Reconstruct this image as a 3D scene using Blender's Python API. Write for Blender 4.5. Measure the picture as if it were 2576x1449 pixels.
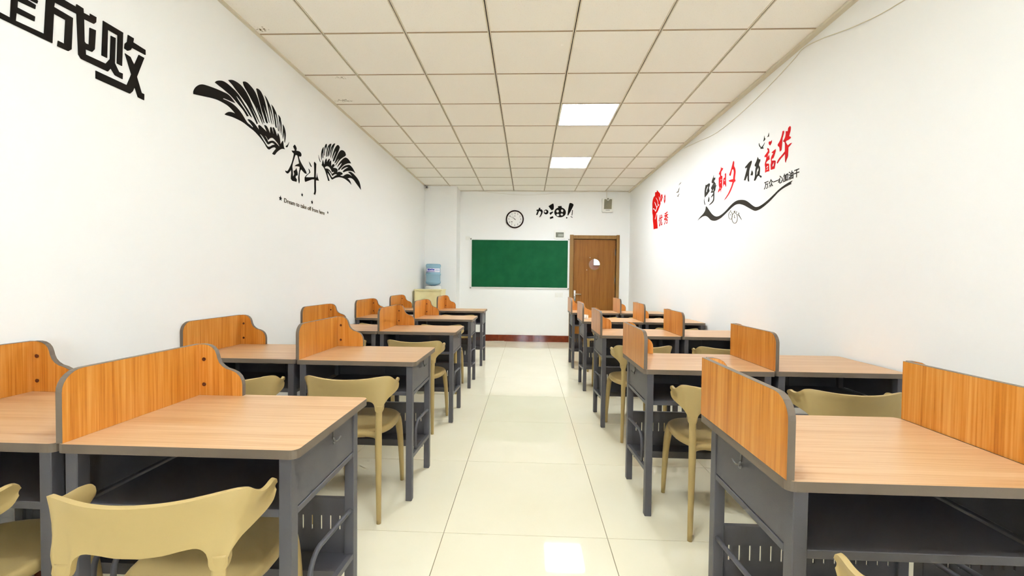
import bpy, bmesh, math, random
from mathutils import Vector, Matrix

random.seed(7)
for o in list(bpy.data.objects):
    bpy.data.objects.remove(o, do_unlink=True)
SC = bpy.context.scene
COL = SC.collection

# ------------------------------------------------------------------ camera
YAW, PITCH, ROLL = math.radians(-2.1423), math.radians(-1.3025), math.radians(0.6683)
fw = Vector((math.sin(YAW) * math.cos(PITCH), math.cos(YAW) * math.cos(PITCH), math.sin(PITCH)))
rt = Vector((math.cos(YAW), -math.sin(YAW), 0))
up = rt.cross(fw)
rt2 = math.cos(ROLL) * rt + math.sin(ROLL) * up
up2 = -math.sin(ROLL) * rt + math.cos(ROLL) * up
cam_d = bpy.data.cameras.new('camera')
cam_d.sensor_fit = 'HORIZONTAL'
cam_d.sensor_width = 36
cam_d.lens = 1039.8 / 2576 * 36
cam_d.clip_start = 0.05
cam = bpy.data.objects.new('camera', cam_d)
COL.objects.link(cam)
M = Matrix.Identity(4)
for i in range(3):
    M[i][0], M[i][1], M[i][2] = rt2[i], up2[i], -fw[i]
M[0][3], M[1][3], M[2][3] = 0, 0, 1.2545
cam.matrix_world = M
SC.camera = cam

# ------------------------------------------------------------------ daylight, exposure
W = bpy.data.worlds.new('daylight')
SC.world = W
W.use_nodes = True
W.node_tree.nodes['Background'].inputs[0].default_value = (0.86, 0.97, 1.12, 1)
W.node_tree.nodes['Background'].inputs[1].default_value = 13.0
SC.view_settings.view_transform = 'Standard'
SC.view_settings.look = 'None'
SC.view_settings.gamma = 1
SC.view_settings.use_curve_mapping = False
SC.view_settings.exposure = 0.23
PANEL_STRENGTH = 37.0
PANEL_TINT = (0.92, 1.0, 1.09)
SC.cycles.use_denoising = True
SC.cycles.max_bounces = 8
SC.cycles.diffuse_bounces = 6
SC.cycles.glossy_bounces = 3
SC.cycles.caustics_reflective = False
SC.cycles.caustics_refractive = False
SC.cycles.use_adaptive_sampling = True
SC.cycles.adaptive_threshold = 0.17
SC.cycles.adaptive_min_samples = 12
SC.cycles.sample_clamp_indirect = 8

# room dimensions (metres)
XL, XR, YB, YREAR, ZC = -1.975, 1.997, 8.245, -2.6, 2.998

# two window openings in the rear wall, each with a portal that guides daylight sampling
WINS = ((-0.40, 0.02), (0.30, 0.84))
WZ0, WZ1 = 0.75, 2.55
for wx0, wx1 in WINS:
    pl = bpy.data.lights.new('window_portal', 'AREA')
    pl.shape = 'RECTANGLE'; pl.size = wx1 - wx0; pl.size_y = WZ1 - WZ0
    pl.cycles.is_portal = True
    po = bpy.data.objects.new('window_portal', pl)
    po.location = ((wx0 + wx1) / 2, YREAR - 0.15, (WZ0 + WZ1) / 2)
    po.rotation_euler = (math.radians(90), 0, math.radians(180))
    COL.objects.link(po)


# ------------------------------------------------------------------ materials
def lin(c):
    return tuple(((v / 255) / 12.92 if v / 255 <= 0.04045 else ((v / 255 + 0.055) / 1.055) ** 2.4) for v in c)


def c4(c):
    return (*lin(c), 1)


MATS = {}


def mat(name, rgb, rough=0.5, metal=0.0, spec=0.5, coat=0.0, noise=None, bump=None, emit=0.0, trans=0.0, ior=1.45, alpha=1.0):
    m = bpy.data.materials.new(name)
    m.use_nodes = True
    nt = m.node_tree
    b = nt.nodes['Principled BSDF']
    b.inputs['Base Color'].default_value = c4(rgb)
    b.inputs['Roughness'].default_value = rough
    b.inputs['Metallic'].default_value = metal
    b.inputs['Specular IOR Level'].default_value = spec
    b.inputs['IOR'].default_value = ior
    b.inputs['Coat Weight'].default_value = coat
    b.inputs['Coat Roughness'].default_value = 0.03
    b.inputs['Transmission Weight'].default_value = trans
    b.inputs['Alpha'].default_value = alpha
    if emit:
        b.inputs['Emission Color'].default_value = (*PANEL_TINT, 1)
        b.inputs['Emission Strength'].default_value = emit
    tc = nt.nodes.new('ShaderNodeTexCoord')
    if noise:                      # (scale, colour2, amount): soft mottling of the colour
        sc_, rgb2, lo, hi = noise
        n = nt.nodes.new('ShaderNodeTexNoise'); n.inputs['Scale'].default_value = sc_
        n.inputs['Detail'].default_value = 4
        r = nt.nodes.new('ShaderNodeValToRGB')
        r.color_ramp.elements[0].position = lo; r.color_ramp.elements[0].color = c4(rgb)
        r.color_ramp.elements[1].position = hi; r.color_ramp.elements[1].color = c4(rgb2)
        nt.links.new(tc.outputs['Object'], n.inputs['Vector'])
        nt.links.new(n.outputs['Fac'], r.inputs['Fac'])
        nt.links.new(r.outputs['Color'], b.inputs['Base Color'])
    if bump:                       # (scale, strength)
        n = nt.nodes.new('ShaderNodeTexNoise'); n.inputs['Scale'].default_value = bump[0]
        n.inputs['Detail'].default_value = 3
        bp = nt.nodes.new('ShaderNodeBump'); bp.inputs['Strength'].default_value = bump[1]
        bp.inputs['Distance'].default_value = 0.002
        nt.links.new(tc.outputs['Object'], n.inputs['Vector'])
        nt.links.new(n.outputs['Fac'], bp.inputs['Height'])
        nt.links.new(bp.outputs['Normal'], b.inputs['Normal'])
    MATS[name] = m
    return m


def wood(name, dark, mid, light, axis, rough=0.35, stretch=1.0, spec=0.5):
    """Streaked laminate; the grain runs along the object's axis."""
    m = bpy.data.materials.new(name)
    m.use_nodes = True
    nt = m.node_tree
    b = nt.nodes['Principled BSDF']
    b.inputs['Roughness'].default_value = rough
    b.inputs['Specular IOR Level'].default_value = spec
    tc = nt.nodes.new('ShaderNodeTexCoord')
    oi = nt.nodes.new('ShaderNodeObjectInfo')
    mul = nt.nodes.new('ShaderNodeVectorMath'); mul.operation = 'SCALE'
    cmb = nt.nodes.new('ShaderNodeCombineXYZ')
    for k in range(3):
        nt.links.new(oi.outputs['Random'], cmb.inputs[k])
    nt.links.new(cmb.outputs[0], mul.inputs[0]); mul.inputs['Scale'].default_value = 7.3
    add = nt.nodes.new('ShaderNodeVectorMath'); add.operation = 'ADD'
    nt.links.new(tc.outputs['Object'], add.inputs[0]); nt.links.new(mul.outputs[0], add.inputs[1])
    outs = []
    for fine, along, det in ((26 * stretch, 1.2, 3), (150 * stretch, 2.5, 5)):
        mp = nt.nodes.new('ShaderNodeMapping')
        s = [fine, fine, fine]; s['XYZ'.index(axis)] = along
        mp.inputs['Scale'].default_value = s
        nt.links.new(add.outputs[0], mp.inputs['Vector'])
        n = nt.nodes.new('ShaderNodeTexNoise'); n.inputs['Scale'].default_value = 1
        n.inputs['Detail'].default_value = det; n.inputs['Roughness'].default_value = 0.6
        nt.links.new(mp.outputs[0], n.inputs['Vector'])
        outs.append(n.outputs['Fac'])
    mx = nt.nodes.new('ShaderNodeMath'); mx.operation = 'MULTIPLY_ADD'
    nt.links.new(outs[1], mx.inputs[0]); mx.inputs[1].default_value = 0.55
    hf = nt.nodes.new('ShaderNodeMath'); hf.operation = 'MULTIPLY'
    nt.links.new(outs[0], hf.inputs[0]); hf.inputs[1].default_value = 0.45
    nt.links.new(hf.outputs[0], mx.inputs[2])
    r = nt.nodes.new('ShaderNodeValToRGB')
    e = r.color_ramp.elements
    e[0].position = 0.36; e[0].color = c4(dark)
    e[1].position = 0.64; e[1].color = c4(light)
    k = e.new(0.49); k.color = c4(mid)
    nt.links.new(mx.outputs[0], r.inputs['Fac'])
    nt.links.new(r.outputs['Color'], b.inputs['Base Color'])
    MATS[name] = m
    return m


mat('wall_paint', (246, 246, 243), 0.55, spec=0.25, bump=(90, 0.05))
mat('ceiling_board', (252, 248, 239), 0.9, spec=0.1, noise=(170, (222, 208, 184), 0.62, 0.76), bump=(120, 0.25))
mat('ceiling_board_stained', (252, 248, 239), 0.9, spec=0.1, noise=(170, (222, 208, 184), 0.62, 0.76), bump=(120, 0.25))
mat('tee_white', (218, 208, 186), 0.5)
mat('tee_cross', (168, 146, 116), 0.6)
mat('tee_slot', (40, 30, 20), 0.8)
mat('floor_tile', (238, 231, 205), 0.045, spec=0.5, noise=(2.2, (235, 227, 199), 0.35, 0.7))
mat('grout', (150, 136, 104), 0.8)
mat('baseboard_tile', (128, 52, 26), 0.08, noise=(14, (104, 38, 18), 0.35, 0.7))
wood('laminate_vertical', (178, 104, 30), (204, 132, 48), (220, 158, 82), 'Z', 0.32)
wood('laminate_top_sheen', (186, 138, 90), (201, 159, 114), (213, 177, 136), 'X', 0.33)  # same laminate as the partitions, grazing reflections put into the paler colour
mat('edge_band', (112, 99, 84), 0.45, bump=(200, 0.1))
mat('slate_steel', (88, 86, 88), 0.42, spec=0.45, bump=(420, 0.12))
mat('screw_brown', (92, 44, 22), 0.5)
mat('chair_plastic', (182, 158, 104), 0.42, spec=0.4, bump=(260, 0.06))
mat('hook_steel', (120, 118, 112), 0.3, 0.8)
mat('vinyl_black', (34, 31, 27), 0.8, spec=0.06)
mat('vinyl_charcoal', (62, 58, 52), 0.8, spec=0.06)
mat('vinyl_red', (206, 16, 10), 0.8, spec=0.06)
mat('vinyl_coral', (218, 38, 42), 0.8, spec=0.06)
mat('vinyl_text', (92, 82, 60), 0.8, spec=0.06)
mat('chalkboard_green', (20, 88, 52), 0.6, spec=0.12, noise=(5, (28, 98, 60), 0.35, 0.75))
mat('aluminium', (232, 232, 228), 0.35, 0.3)
mat('cap_grey', (120, 116, 108), 0.5)
wood('door_wood', (128, 76, 22), (146, 92, 32), (160, 106, 44), 'Z', 0.45, 1.4, 0.3)
wood('door_frame_wood', (132, 94, 44), (148, 110, 58), (162, 124, 70), 'Z', 0.45, 1.4, 0.3)
mat('chrome', (214, 210, 202), 0.22, 0.9)
mat('white_plastic', (240, 239, 232), 0.4)
mat('grey_mesh', (150, 146, 120), 0.7, noise=(300, (120, 116, 94), 0.4, 0.6))
mat('clock_rim', (44, 18, 7), 0.5, spec=0.25)
mat('breaker_grey', (176, 178, 164), 0.5)
mat('clock_face', (246, 244, 238), 0.4)
mat('clock_ink', (70, 64, 50), 0.5)
mat('smoked_window', (128, 130, 116), 0.12)
mat('cream_laminate', (238, 226, 172), 0.45, noise=(9, (232, 216, 158), 0.35, 0.7))
mat('bottle_blue', (186, 228, 250), 0.06, trans=0.5, ior=1.2)
mat('bottle_cap', (90, 150, 200), 0.4)
mat('label_blue', (52, 60, 170), 0.5)
mat('label_white', (232, 232, 244), 0.5)
mat('clear_glass', (240, 245, 240), 0.02, alpha=0.35)
mat('pane_glass', (245, 250, 250), 0.0, trans=1.0, ior=1.02)
mat('lens_black', (20, 16, 12), 0.15)
mat('panel_diffuser', (255, 253, 246), 0.5, emit=PANEL_STRENGTH)
mat('cable_white', (220, 212, 190), 0.5)
mat('corridor_glow', (255, 250, 245), 0.5, emit=3.0)
mat('corridor_paint', (226, 190, 168), 0.6)
mat('corridor_floor', (214, 204, 176), 0.2)

# mould specks on the stained ceiling boards: a patch with its own shape, in world position
def add_stain(m, centres):
    nt = m.node_tree
    b = nt.nodes['Principled BSDF']
    src = b.inputs['Base Color'].links[0].from_socket
    geo = nt.nodes.new('ShaderNodeNewGeometry')
    n = nt.nodes.new('ShaderNodeTexNoise'); n.inputs['Scale'].default_value = 55; n.inputs['Detail'].default_value = 5
    nt.links.new(geo.outputs['Position'], n.inputs['Vector'])
    tot = None
    for (x, y, rx, ry) in centres:
        mp = nt.nodes.new('ShaderNodeMapping'); mp.vector_type = 'POINT'
        mp.inputs['Location'].default_value = (-x / rx, -y / ry, 0)
        mp.inputs['Scale'].default_value = (1 / rx, 1 / ry, 0)
        nt.links.new(geo.outputs['Position'], mp.inputs['Vector'])
        ln = nt.nodes.new('ShaderNodeVectorMath'); ln.operation = 'LENGTH'
        nt.links.new(mp.outputs[0], ln.inputs[0])
        mr = nt.nodes.new('ShaderNodeMapRange')
        mr.inputs[1].default_value = 1.0; mr.inputs[2].default_value = 0.2
        mr.inputs[3].default_value = 0.0; mr.inputs[4].default_value = 1.0
        nt.links.new(ln.outputs['Value'], mr.inputs[0])
        if tot is None:
            tot = mr.outputs[0]
        else:
            a = nt.nodes.new('ShaderNodeMath'); a.operation = 'MAXIMUM'
            nt.links.new(tot, a.inputs[0]); nt.links.new(mr.outputs[0], a.inputs[1]); tot = a.outputs[0]
    s = nt.nodes.new('ShaderNodeMath'); s.operation = 'MULTIPLY_ADD'
    nt.links.new(tot, s.inputs[0]); s.inputs[1].default_value = 0.22
    nt.links.new(n.outputs['Fac'], s.inputs[2])
    rr = nt.nodes.new('ShaderNodeMapRange')
    rr.inputs[1].default_value = 0.68; rr.inputs[2].default_value = 0.80
    nt.links.new(s.outputs[0], rr.inputs[0])
    g = nt.nodes.new('ShaderNodeMath'); g.operation = 'MULTIPLY'
    nt.links.new(rr.outputs[0], g.inputs[0]); nt.links.new(tot, g.inputs[1])
    mx = nt.nodes.new('ShaderNodeMix'); mx.data_type = 'RGBA'
    nt.links.new(g.outputs[0], mx.inputs['Factor'])
    nt.links.new(src, mx.inputs['A']); mx.inputs['B'].default_value = c4((120, 104, 66))
    nt.links.new(mx.outputs['Result'], b.inputs['Base Color'])


add_stain(MATS['ceiling_board_stained'], [(-1.90, 2.90, 0.08, 0.06), (-1.66, 3.61, 0.11, 0.04), (-1.84, 4.07, 0.17, 0.06)])


# ------------------------------------------------------------------ builders
def put(name, me, m=None, parent=None, loc=None, kind=None, smooth=False):
    o = bpy.data.objects.new(name, me)
    COL.objects.link(o)
    if m is not None and not me.materials:
        me.materials.append(MATS[m] if isinstance(m, str) else m)
    if smooth:
        for p in me.polygons:
            p.use_smooth = True
    if parent is not None:
        o.parent = parent
    if loc is not None:
        o.location = loc
    if kind:
        o['kind'] = kind
    return o


def tag(o, label, cat, group=None):
    o['label'] = label; o['category'] = cat
    if group:
        o['group'] = group
    return o


def thing(name, label, cat, loc=(0, 0, 0), rz=0, group=None):
    o = bpy.data.objects.new(name, None)
    COL.objects.link(o)
    o.empty_display_size = 0.1
    o.location = loc; o.rotation_euler = (0, 0, rz)
    return tag(o, label, cat, group)


def copy_tree(o, parent=None):
    c = o.copy()
    COL.objects.link(c)
    if parent is not None:
        c.parent = parent
    for ch in list(o.children):
        copy_tree(ch, c)
    return c


class MB:
    """collects shapes into one mesh"""
    def __init__(self, off=(0, 0, 0)):
        self.b = bmesh.new(); self.off = Vector(off)

    def box(self, x0, x1, y0, y1, z0, z1, bev=0.0, seg=2, mi=0):
        vs = [self.b.verts.new(Vector(p) - self.off) for p in
              [(x0, y0, z0), (x1, y0, z0), (x1, y1, z0), (x0, y1, z0), (x0, y0, z1), (x1, y0, z1), (x1, y1, z1), (x0, y1, z1)]]
        fs = [self.b.faces.new([vs[i] for i in f]) for f in
              [(3, 2, 1, 0), (4, 5, 6, 7), (0, 1, 5, 4), (1, 2, 6, 5), (2, 3, 7, 6), (3, 0, 4, 7)]]
        for f in fs:
            f.material_index = mi
        if bev:
            es = list({e for f in fs for e in f.edges})
            r = bmesh.ops.bevel(self.b, geom=es, offset=bev, segments=seg, affect='EDGES', profile=0.5)
            for f in r['faces']:
                f.material_index = mi
        return self

    def prism(self, pts, axis, a0, a1, mi=0):
        """closed 2D outline (may be concave) pushed along axis 'x','y','z'"""
        def P(p, a):
            return {'x': (a, p[0], p[1]), 'y': (p[0], a, p[1]), 'z': (p[0], p[1], a)}[axis]
        lo = [self.b.verts.new(Vector(P(p, a0)) - self.off) for p in pts]
        hi = [self.b.verts.new(Vector(P(p, a1)) - self.off) for p in pts]
        n = len(pts)
        fs = [self.b.faces.new(lo[::-1]), self.b.faces.new(hi)]
        for i in range(n):
            fs.append(self.b.faces.new((lo[i], lo[(i + 1) % n], hi[(i + 1) % n], hi[i])))
        for f in fs:
            f.material_index = mi
        return self

    def ring(self, outer, inner, axis, a0, a1):
        def P(p, a):
            return {'x': (a, p[0], p[1]), 'y': (p[0], a, p[1]), 'z': (p[0], p[1], a)}[axis]
        n = len(outer)
        L = [[self.b.verts.new(Vector(P(p, a)) - self.off) for p in lst] for lst, a in ((outer, a0), (inner, a0), (inner, a1), (outer, a1))]
        for i in range(n):
            j = (i + 1) % n
            for k in range(4):
                A, B_ = L[k], L[(k + 1) % 4]
                self.b.faces.new((A[i], A[j], B_[j], B_[i]))
        return self

    def tube(self, pts, rad, seg=10, caps=True, flat=None):
        """swept round tube through pts; rad a number or a list; flat=(sx, sy) squashes it"""
        pts = [Vector(p) - self.off for p in pts]
        n = len(pts)
        if not isinstance(rad, (list, tuple)):
            rad = [rad] * n
        rings = []
        prev = None
        for i, p in enumerate(pts):
            t = (pts[min(i + 1, n - 1)] - pts[max(i - 1, 0)]).normalized()
            if prev is None:
                a = Vector((1, 0, 0)) if abs(t.x) < 0.9 else Vector((0, 1, 0))
                u = (a - t * a.dot(t)).normalized()
            else:
                u = (prev - t * prev.dot(t)).normalized()
            prev = u
            v = t.cross(u)
            r = rad[i]
            fx, fy = (flat[i] if isinstance(flat, list) else flat) if flat else (1, 1)
            rings.append([self.b.verts.new(p + u * (math.cos(k / seg * 2 * math.pi) * r * fx) + v * (math.sin(k / seg * 2 * math.pi) * r * fy)) for k in range(seg)])
        for i in range(n - 1):
            for k in range(seg):
                l = (k + 1) % seg
                self.b.faces.new((rings[i][k], rings[i][l], rings[i + 1][l], rings[i + 1][k]))
        if caps:
            self.b.faces.new(rings[0][::-1]); self.b.faces.new(rings[-1])
        return self

    def lathe(self, prof, centre=(0, 0, 0), seg=24, axis='z'):
        """revolve (radius, height) pairs round an axis"""
        rings = []
        c = Vector(centre) - self.off
        for r, h in prof:
            row = []
            for k in range(seg):
                a = k / seg * 2 * math.pi
                d = {'z': (r * math.cos(a), r * math.sin(a), h), 'y': (r * math.cos(a), h, r * math.sin(a)), 'x': (h, r * math.cos(a), r * math.sin(a))}[axis]
                row.append(self.b.verts.new(c + Vector(d)))
            rings.append(row)
        for i in range(len(prof) - 1):
            for k in range(seg):
                l = (k + 1) % seg
                self.b.faces.new((rings[i][k], rings[i][l], rings[i + 1][l], rings[i + 1][k]))
        for row, (r, h) in ((rings[0], prof[0]), (rings[-1], prof[-1])):
            if r > 1e-6 and tuple(prof[0]) != tuple(prof[-1]):
                self.b.faces.new(row)
        return self

    def mesh(self, name):
        bmesh.ops.remove_doubles(self.b, verts=self.b.verts, dist=1e-6)
        bmesh.ops.recalc_face_normals(self.b, faces=self.b.faces)
        me = bpy.data.meshes.new(name)
        self.b.to_mesh(me); self.b.free()
        return me

    def build(self, name, m, parent=None, loc=None, kind=None, smooth=False, angle=None):
        me = self.mesh(name)
        o = put(name, me, m, parent, loc, kind, smooth or angle is not None)
        if angle is not None:
            mark_sharp(me, angle)
        return o


def mark_sharp(me, angle):
    b = bmesh.new(); b.from_mesh(me)
    for e in b.edges:
        if len(e.link_faces) == 2 and e.calc_face_angle(0) > math.radians(angle):
            e.smooth = False
    b.to_mesh(me); b.free()


def bake(o):
    """replace an object's mesh by its evaluated mesh"""
    dg = bpy.context.evaluated_depsgraph_get()
    dg.update()
    me = bpy.data.meshes.new_from_object(o.evaluated_get(dg), depsgraph=dg)
    return me


def arc(cx, cy, r, a0, a1, n=6):
    return [(cx + r * math.cos(math.radians(a0 + (a1 - a0) * i / n)), cy + r * math.sin(math.radians(a0 + (a1 - a0) * i / n))) for i in range(n + 1)]


def rrect(x0, x1, y0, y1, r, n=5):
    return arc(x1 - r, y0 + r, r, -90, 0, n) + arc(x1 - r, y1 - r, r, 0, 90, n) + arc(x0 + r, y1 - r, r, 90, 180, n) + arc(x0 + r, y0 + r, r, 180, 270, n)


def inset(pts, d):
    """move a counter-clockwise outline inwards by d"""
    out = []
    n = len(pts)
    for i in range(n):
        p0, p1, p2 = Vector(pts[i - 1]), Vector(pts[i]), Vector(pts[(i + 1) % n])
        a, b_ = (p1 - p0), (p2 - p1)
        if a.length < 1e-9: a = b_
        if b_.length < 1e-9: b_ = a
        na, nb = Vector((-a.y, a.x)).normalized(), Vector((-b_.y, b_.x)).normalized()
        m_ = (na + nb)
        m_ = m_.normalized() if m_.length > 1e-6 else na
        k = max(0.35, m_.dot(na))
        q = p1 + m_ * (d / k)
        out.append((q.x, q.y))
    return out


def catmull(pts, n=6):
    P = [Vector(p) for p in pts]
    P = [P[0] * 2 - P[1]] + P + [P[-1] * 2 - P[-2]]
    out = []
    for i in range(1, len(P) - 2):
        for k in range(n):
            t = k / n
            a, b_, c, d = P[i - 1], P[i], P[i + 1], P[i + 2]
            out.append(0.5 * ((2 * b_) + (c - a) * t + (2 * a - 5 * b_ + 4 * c - d) * t * t + (3 * b_ - a - 3 * c + d) * t ** 3))
    out.append(P[-2])
    return out


def fill2d(polys, depth, smooth=False):
    """flat outlines (with holes) -> a thin plate mesh in x,y with thickness depth in z from 0"""
    cu = bpy.data.curves.new('outline', 'CURVE')
    cu.dimensions = '2D'; cu.fill_mode = 'BOTH'; cu.extrude = depth / 2
    for poly in polys:
        pts = [Vector(p) for p in poly]
        if smooth:
            for _ in range(2):
                q = []
                n = len(pts)
                for i in range(n):
                    a, b_, c = pts[i - 1], pts[i], pts[(i + 1) % n]
                    d1, d2 = (b_ - a), (c - b_)
                    turn = d1.angle(d2) if d1.length > 1e-9 and d2.length > 1e-9 else 0
                    if turn > math.radians(62):
                        q.append(b_)
                    else:
                        q.append(a.lerp(b_, 0.78)); q.append(b_.lerp(c, 0.22))
                pts = q
        sp = cu.splines.new('POLY')
        sp.points.add(len(pts) - 1)
        for k, p in enumerate(pts):
            sp.points[k].co = (p.x, p.y, 0, 1)
        sp.use_cyclic_u = True
    o = bpy.data.objects.new('outline', cu); COL.objects.link(o)
    me = bake(o)
    bpy.data.objects.remove(o, do_unlink=True); bpy.data.curves.remove(cu)
    for v in me.vertices:
        v.co.z += depth / 2
    me.materials.clear()
    return me


def text2d(body, depth, weight=0.0):
    cu = bpy.data.curves.new('letters', 'FONT')
    cu.body = body; cu.size = 1; cu.extrude = depth / 2; cu.offset = weight
    cu.resolution_u = 4
    o = bpy.data.objects.new('letters', cu); COL.objects.link(o)
    me = bake(o)
    bpy.data.objects.remove(o, do_unlink=True); bpy.data.curves.remove(cu)
    for v in me.vertices:
        v.co.z += depth / 2
    me.materials.clear()
    return me


def fit2d(me, x0, x1, y0, y1):
    xs = [v.co.x for v in me.vertices]; ys = [v.co.y for v in me.vertices]
    sx = (x1 - x0) / max(1e-6, max(xs) - min(xs)); sy = (y1 - y0) / max(1e-6, max(ys) - min(ys))
    mx, my = min(xs), min(ys)
    for v in me.vertices:
        v.co.x = x0 + (v.co.x - mx) * sx; v.co.y = y0 + (v.co.y - my) * sy
    return me


def on_wall(me, wall, org):
    """lay a plate (u, v, thickness) on a wall; mesh becomes relative to org"""
    for v in me.vertices:
        u, w, d = v.co
        d += 0.0004
        p = {'L': (XL + d, u, w), 'R': (XR - d, u, w), 'RT': (XR - d, -u, w), 'B': (u, YB - d, w)}[wall]
        v.co = Vector(p) - Vector(org)
    b = bmesh.new(); b.from_mesh(me)
    bmesh.ops.recalc_face_normals(b, faces=b.faces)
    b.to_mesh(me); b.free()
    return me


def wire(name, pts, r, m, parent=None, kind=None, org=(0, 0, 0)):
    p = catmull(pts, 5)
    return MB(org).tube(p, r, 6).build(name, m, parent, loc=None if parent else org, kind=kind, smooth=True)


# ================================================================== the room shell
fl = MB().box(XL - 0.1, XR + 0.1, YREAR - 0.1, YB + 0.12, -0.12, -0.004).build('floor', 'grout', kind='structure')
FX, FY, FT, GAP = -0.397, 1.9945, 0.8, 0.0016
tile_cache = {}
xs = [XL] + [FX + k * FT for k in range(-2, 4) if XL + 0.02 < FX + k * FT < XR - 0.02] + [XR]
ys = [YREAR] + [FY + k * FT for k in range(-6, 9) if YREAR + 0.02 < FY + k * FT < YB - 0.02] + [YB]
for i in range(len(xs) - 1):
    for j in range(len(ys) - 1):
        w, d = round(xs[i + 1] - xs[i], 4), round(ys[j + 1] - ys[j], 4)
        if (w, d) not in tile_cache:
            tile_cache[(w, d)] = MB().box(-w / 2 + GAP, w / 2 - GAP, -d / 2 + GAP, d / 2 - GAP, -0.008, 0, 0.0008, 1).mesh('floor_tile')
        put('floor_tile', tile_cache[(w, d)], 'floor_tile', fl, ((xs[i] + xs[i + 1]) / 2, (ys[j] + ys[j + 1]) / 2, 0))

T = 0.14
MB().box(XL - T, XL, YREAR - T, YB + T, -0.02, 3.12).build('wall_left', 'wall_paint', kind='structure')
MB().box(XR, XR + T, YREAR - T, YB + T, -0.02, 3.12).build('wall_right', 'wall_paint', kind='structure')
DX0, DX1, DZ = 0.90, 1.742, 2.055
MB().box(XL, DX0, YB, YB + T, -0.02, 3.12).box(DX1, XR, YB, YB + T, -0.02, 3.12).box(DX0, DX1, YB, YB + T, DZ, 3.12).build('wall_back', 'wall_paint', kind='structure')
wr = MB().box(XL, XR, YREAR - T, YREAR, -0.02, WZ0).box(XL, XR, YREAR - T, YREAR, WZ1, 3.12)
edges_ = [XL] + [v for w_ in WINS for v in w_] + [XR]
for k in range(0, len(edges_), 2):
    wr.box(edges_[k], edges_[k + 1], YREAR - T, YREAR, WZ0, WZ1)
wr.build('wall_rear', 'wall_paint', kind='structure')
MB().box(XL, -1.36, 7.84, YB, 0.0, 2.996, 0.004, 1).build('wall_pillar', 'wall_paint', kind='structure')

# rear window (behind the viewer, lights the room)
for n_, (wx0, wx1) in enumerate(WINS):
    o_ = rrect(wx0, wx1, WZ0, WZ1, 0.004, 1); i_ = rrect(wx0 + 0.035, wx1 - 0.035, WZ0 + 0.035, WZ1 - 0.035, 0.004, 1)
    MB().ring(o_, i_, 'y', YREAR - 0.10, YREAR - 0.05).build('window_%d' % (n_ + 1), 'aluminium', kind='structure')

# baseboards: single glazed tiles
def baseboard(name, a0, a1, fixed, axis, inward):
    base = None
    n = 0
    t = a0
    while t < a1 - 0.02:
        e = min(t + 0.8, a1)
        if axis == 'x':
            b_ = MB().box(t + 0.0012, e - 0.0012, min(fixed, fixed + inward * 0.011), max(fixed, fixed + inward * 0.011), 0, 0.128, 0.0015, 1)
        else:
            b_ = MB().box(min(fixed, fixed + inward * 0.011), max(fixed, fixed + inward * 0.011), t + 0.0012, e - 0.0012, 0, 0.128, 0.0015, 1)
        if base is None:
            if axis == 'x':
                base = MB().box(a0, a1, min(fixed, fixed + inward * 0.008), max(fixed, fixed + inward * 0.008), 0, 0.126).build(name, 'grout', kind='structure')
            else:
                base = MB().box(min(fixed, fixed + inward * 0.008), max(fixed, fixed + inward * 0.008), a0, a1, 0, 0.126).build(name, 'grout', kind='structure')
        b_.build('baseboard_tile', 'baseboard_tile', base)
        t = e


baseboard('baseboard_back', -1.36, 0.828, YB, 'x', -1)
baseboard('baseboard_pillar', XL, -1.36, 7.84, 'x', -1)
baseboard('baseboard_left', YREAR, 7.84, XL, 'y', 1)
baseboard('baseboard_right', YREAR, YB, XR, 'y', -1)

# ceiling: boards in a tee grid
ceil = MB().box(XL - T, XR + T, YREAR - T, YB + T, 3.06, 3.16).build('ceiling', 'tee_slot', kind='structure')
CX = [XL] + [0.307 + (l - 4) * 0.6 for l in range(1, 7)] + [XR]
CY = [YREAR] + [2.955 + 0.6 * k for k in range(-9, 9)] + [YB]
lights = {(4, 4.155), (4, 5.955), (3, 0.555)}
bc = {}
stained = {(0, 2.355), (0, 3.555), (0, 4.155)}
for i in range(7):
    for j in range(len(CY) - 1):
        w, d = round(CX[i + 1] - CX[i], 4), round(CY[j + 1] - CY[j], 4)
        cy = round(CY[j], 3)
        if (i, cy) in lights:
            continue
        st = (i, cy) in stained
        key = (w, d, st)
        if key not in bc:
            bc[key] = MB().box(-w / 2 + 0.004, w / 2 - 0.004, -d / 2 + 0.004, d / 2 - 0.004, 0, 0.014, 0.0015, 1).mesh('ceiling_board')
        put('ceiling_board', bc[key], 'ceiling_board_stained' if st else 'ceiling_board', ceil, ((CX[i] + CX[i + 1]) / 2, (CY[j] + CY[j + 1]) / 2, ZC))
for x in CX[1:-1]:
    b_ = MB()
    for s in (-1, 1):
        b_.box(x + s * 0.0035 if s > 0 else x - 0.0115, x + 0.0115 if s > 0 else x - 0.0035, YREAR, YB, ZC - 0.004, ZC + 0.02)
    b_.box(x - 0.0035, x + 0.0035, YREAR, YB, ZC + 0.010, ZC + 0.02, mi=1)
    me = b_.mesh('main_tee')
    me.materials.append(MATS['tee_white']); me.materials.append(MATS['tee_slot'])
    put('main_tee', me, None, ceil)
for y in CY[1:-1]:
    for i in range(7):
        MB().box(CX[i] + 0.0115, CX[i + 1] - 0.0115, y - 0.0055, y + 0.0055, ZC - 0.003, ZC + 0.012).build('cross_tee', 'tee_cross', ceil)
MB().box(XL, XL + 0.024, YREAR, 7.84, ZC - 0.012, ZC).build('trim_1', 'tee_white', kind='structure')
MB().box(XR - 0.04, XR, YREAR, YB, ZC - 0.022, ZC - 0.002).build('trim_2', 'tee_white', kind='structure')
MB().box(-1.36, XR, YB - 0.024, YB, ZC - 0.012, ZC - 0.005).build('trim_3', 'tee_white', kind='structure')

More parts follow.
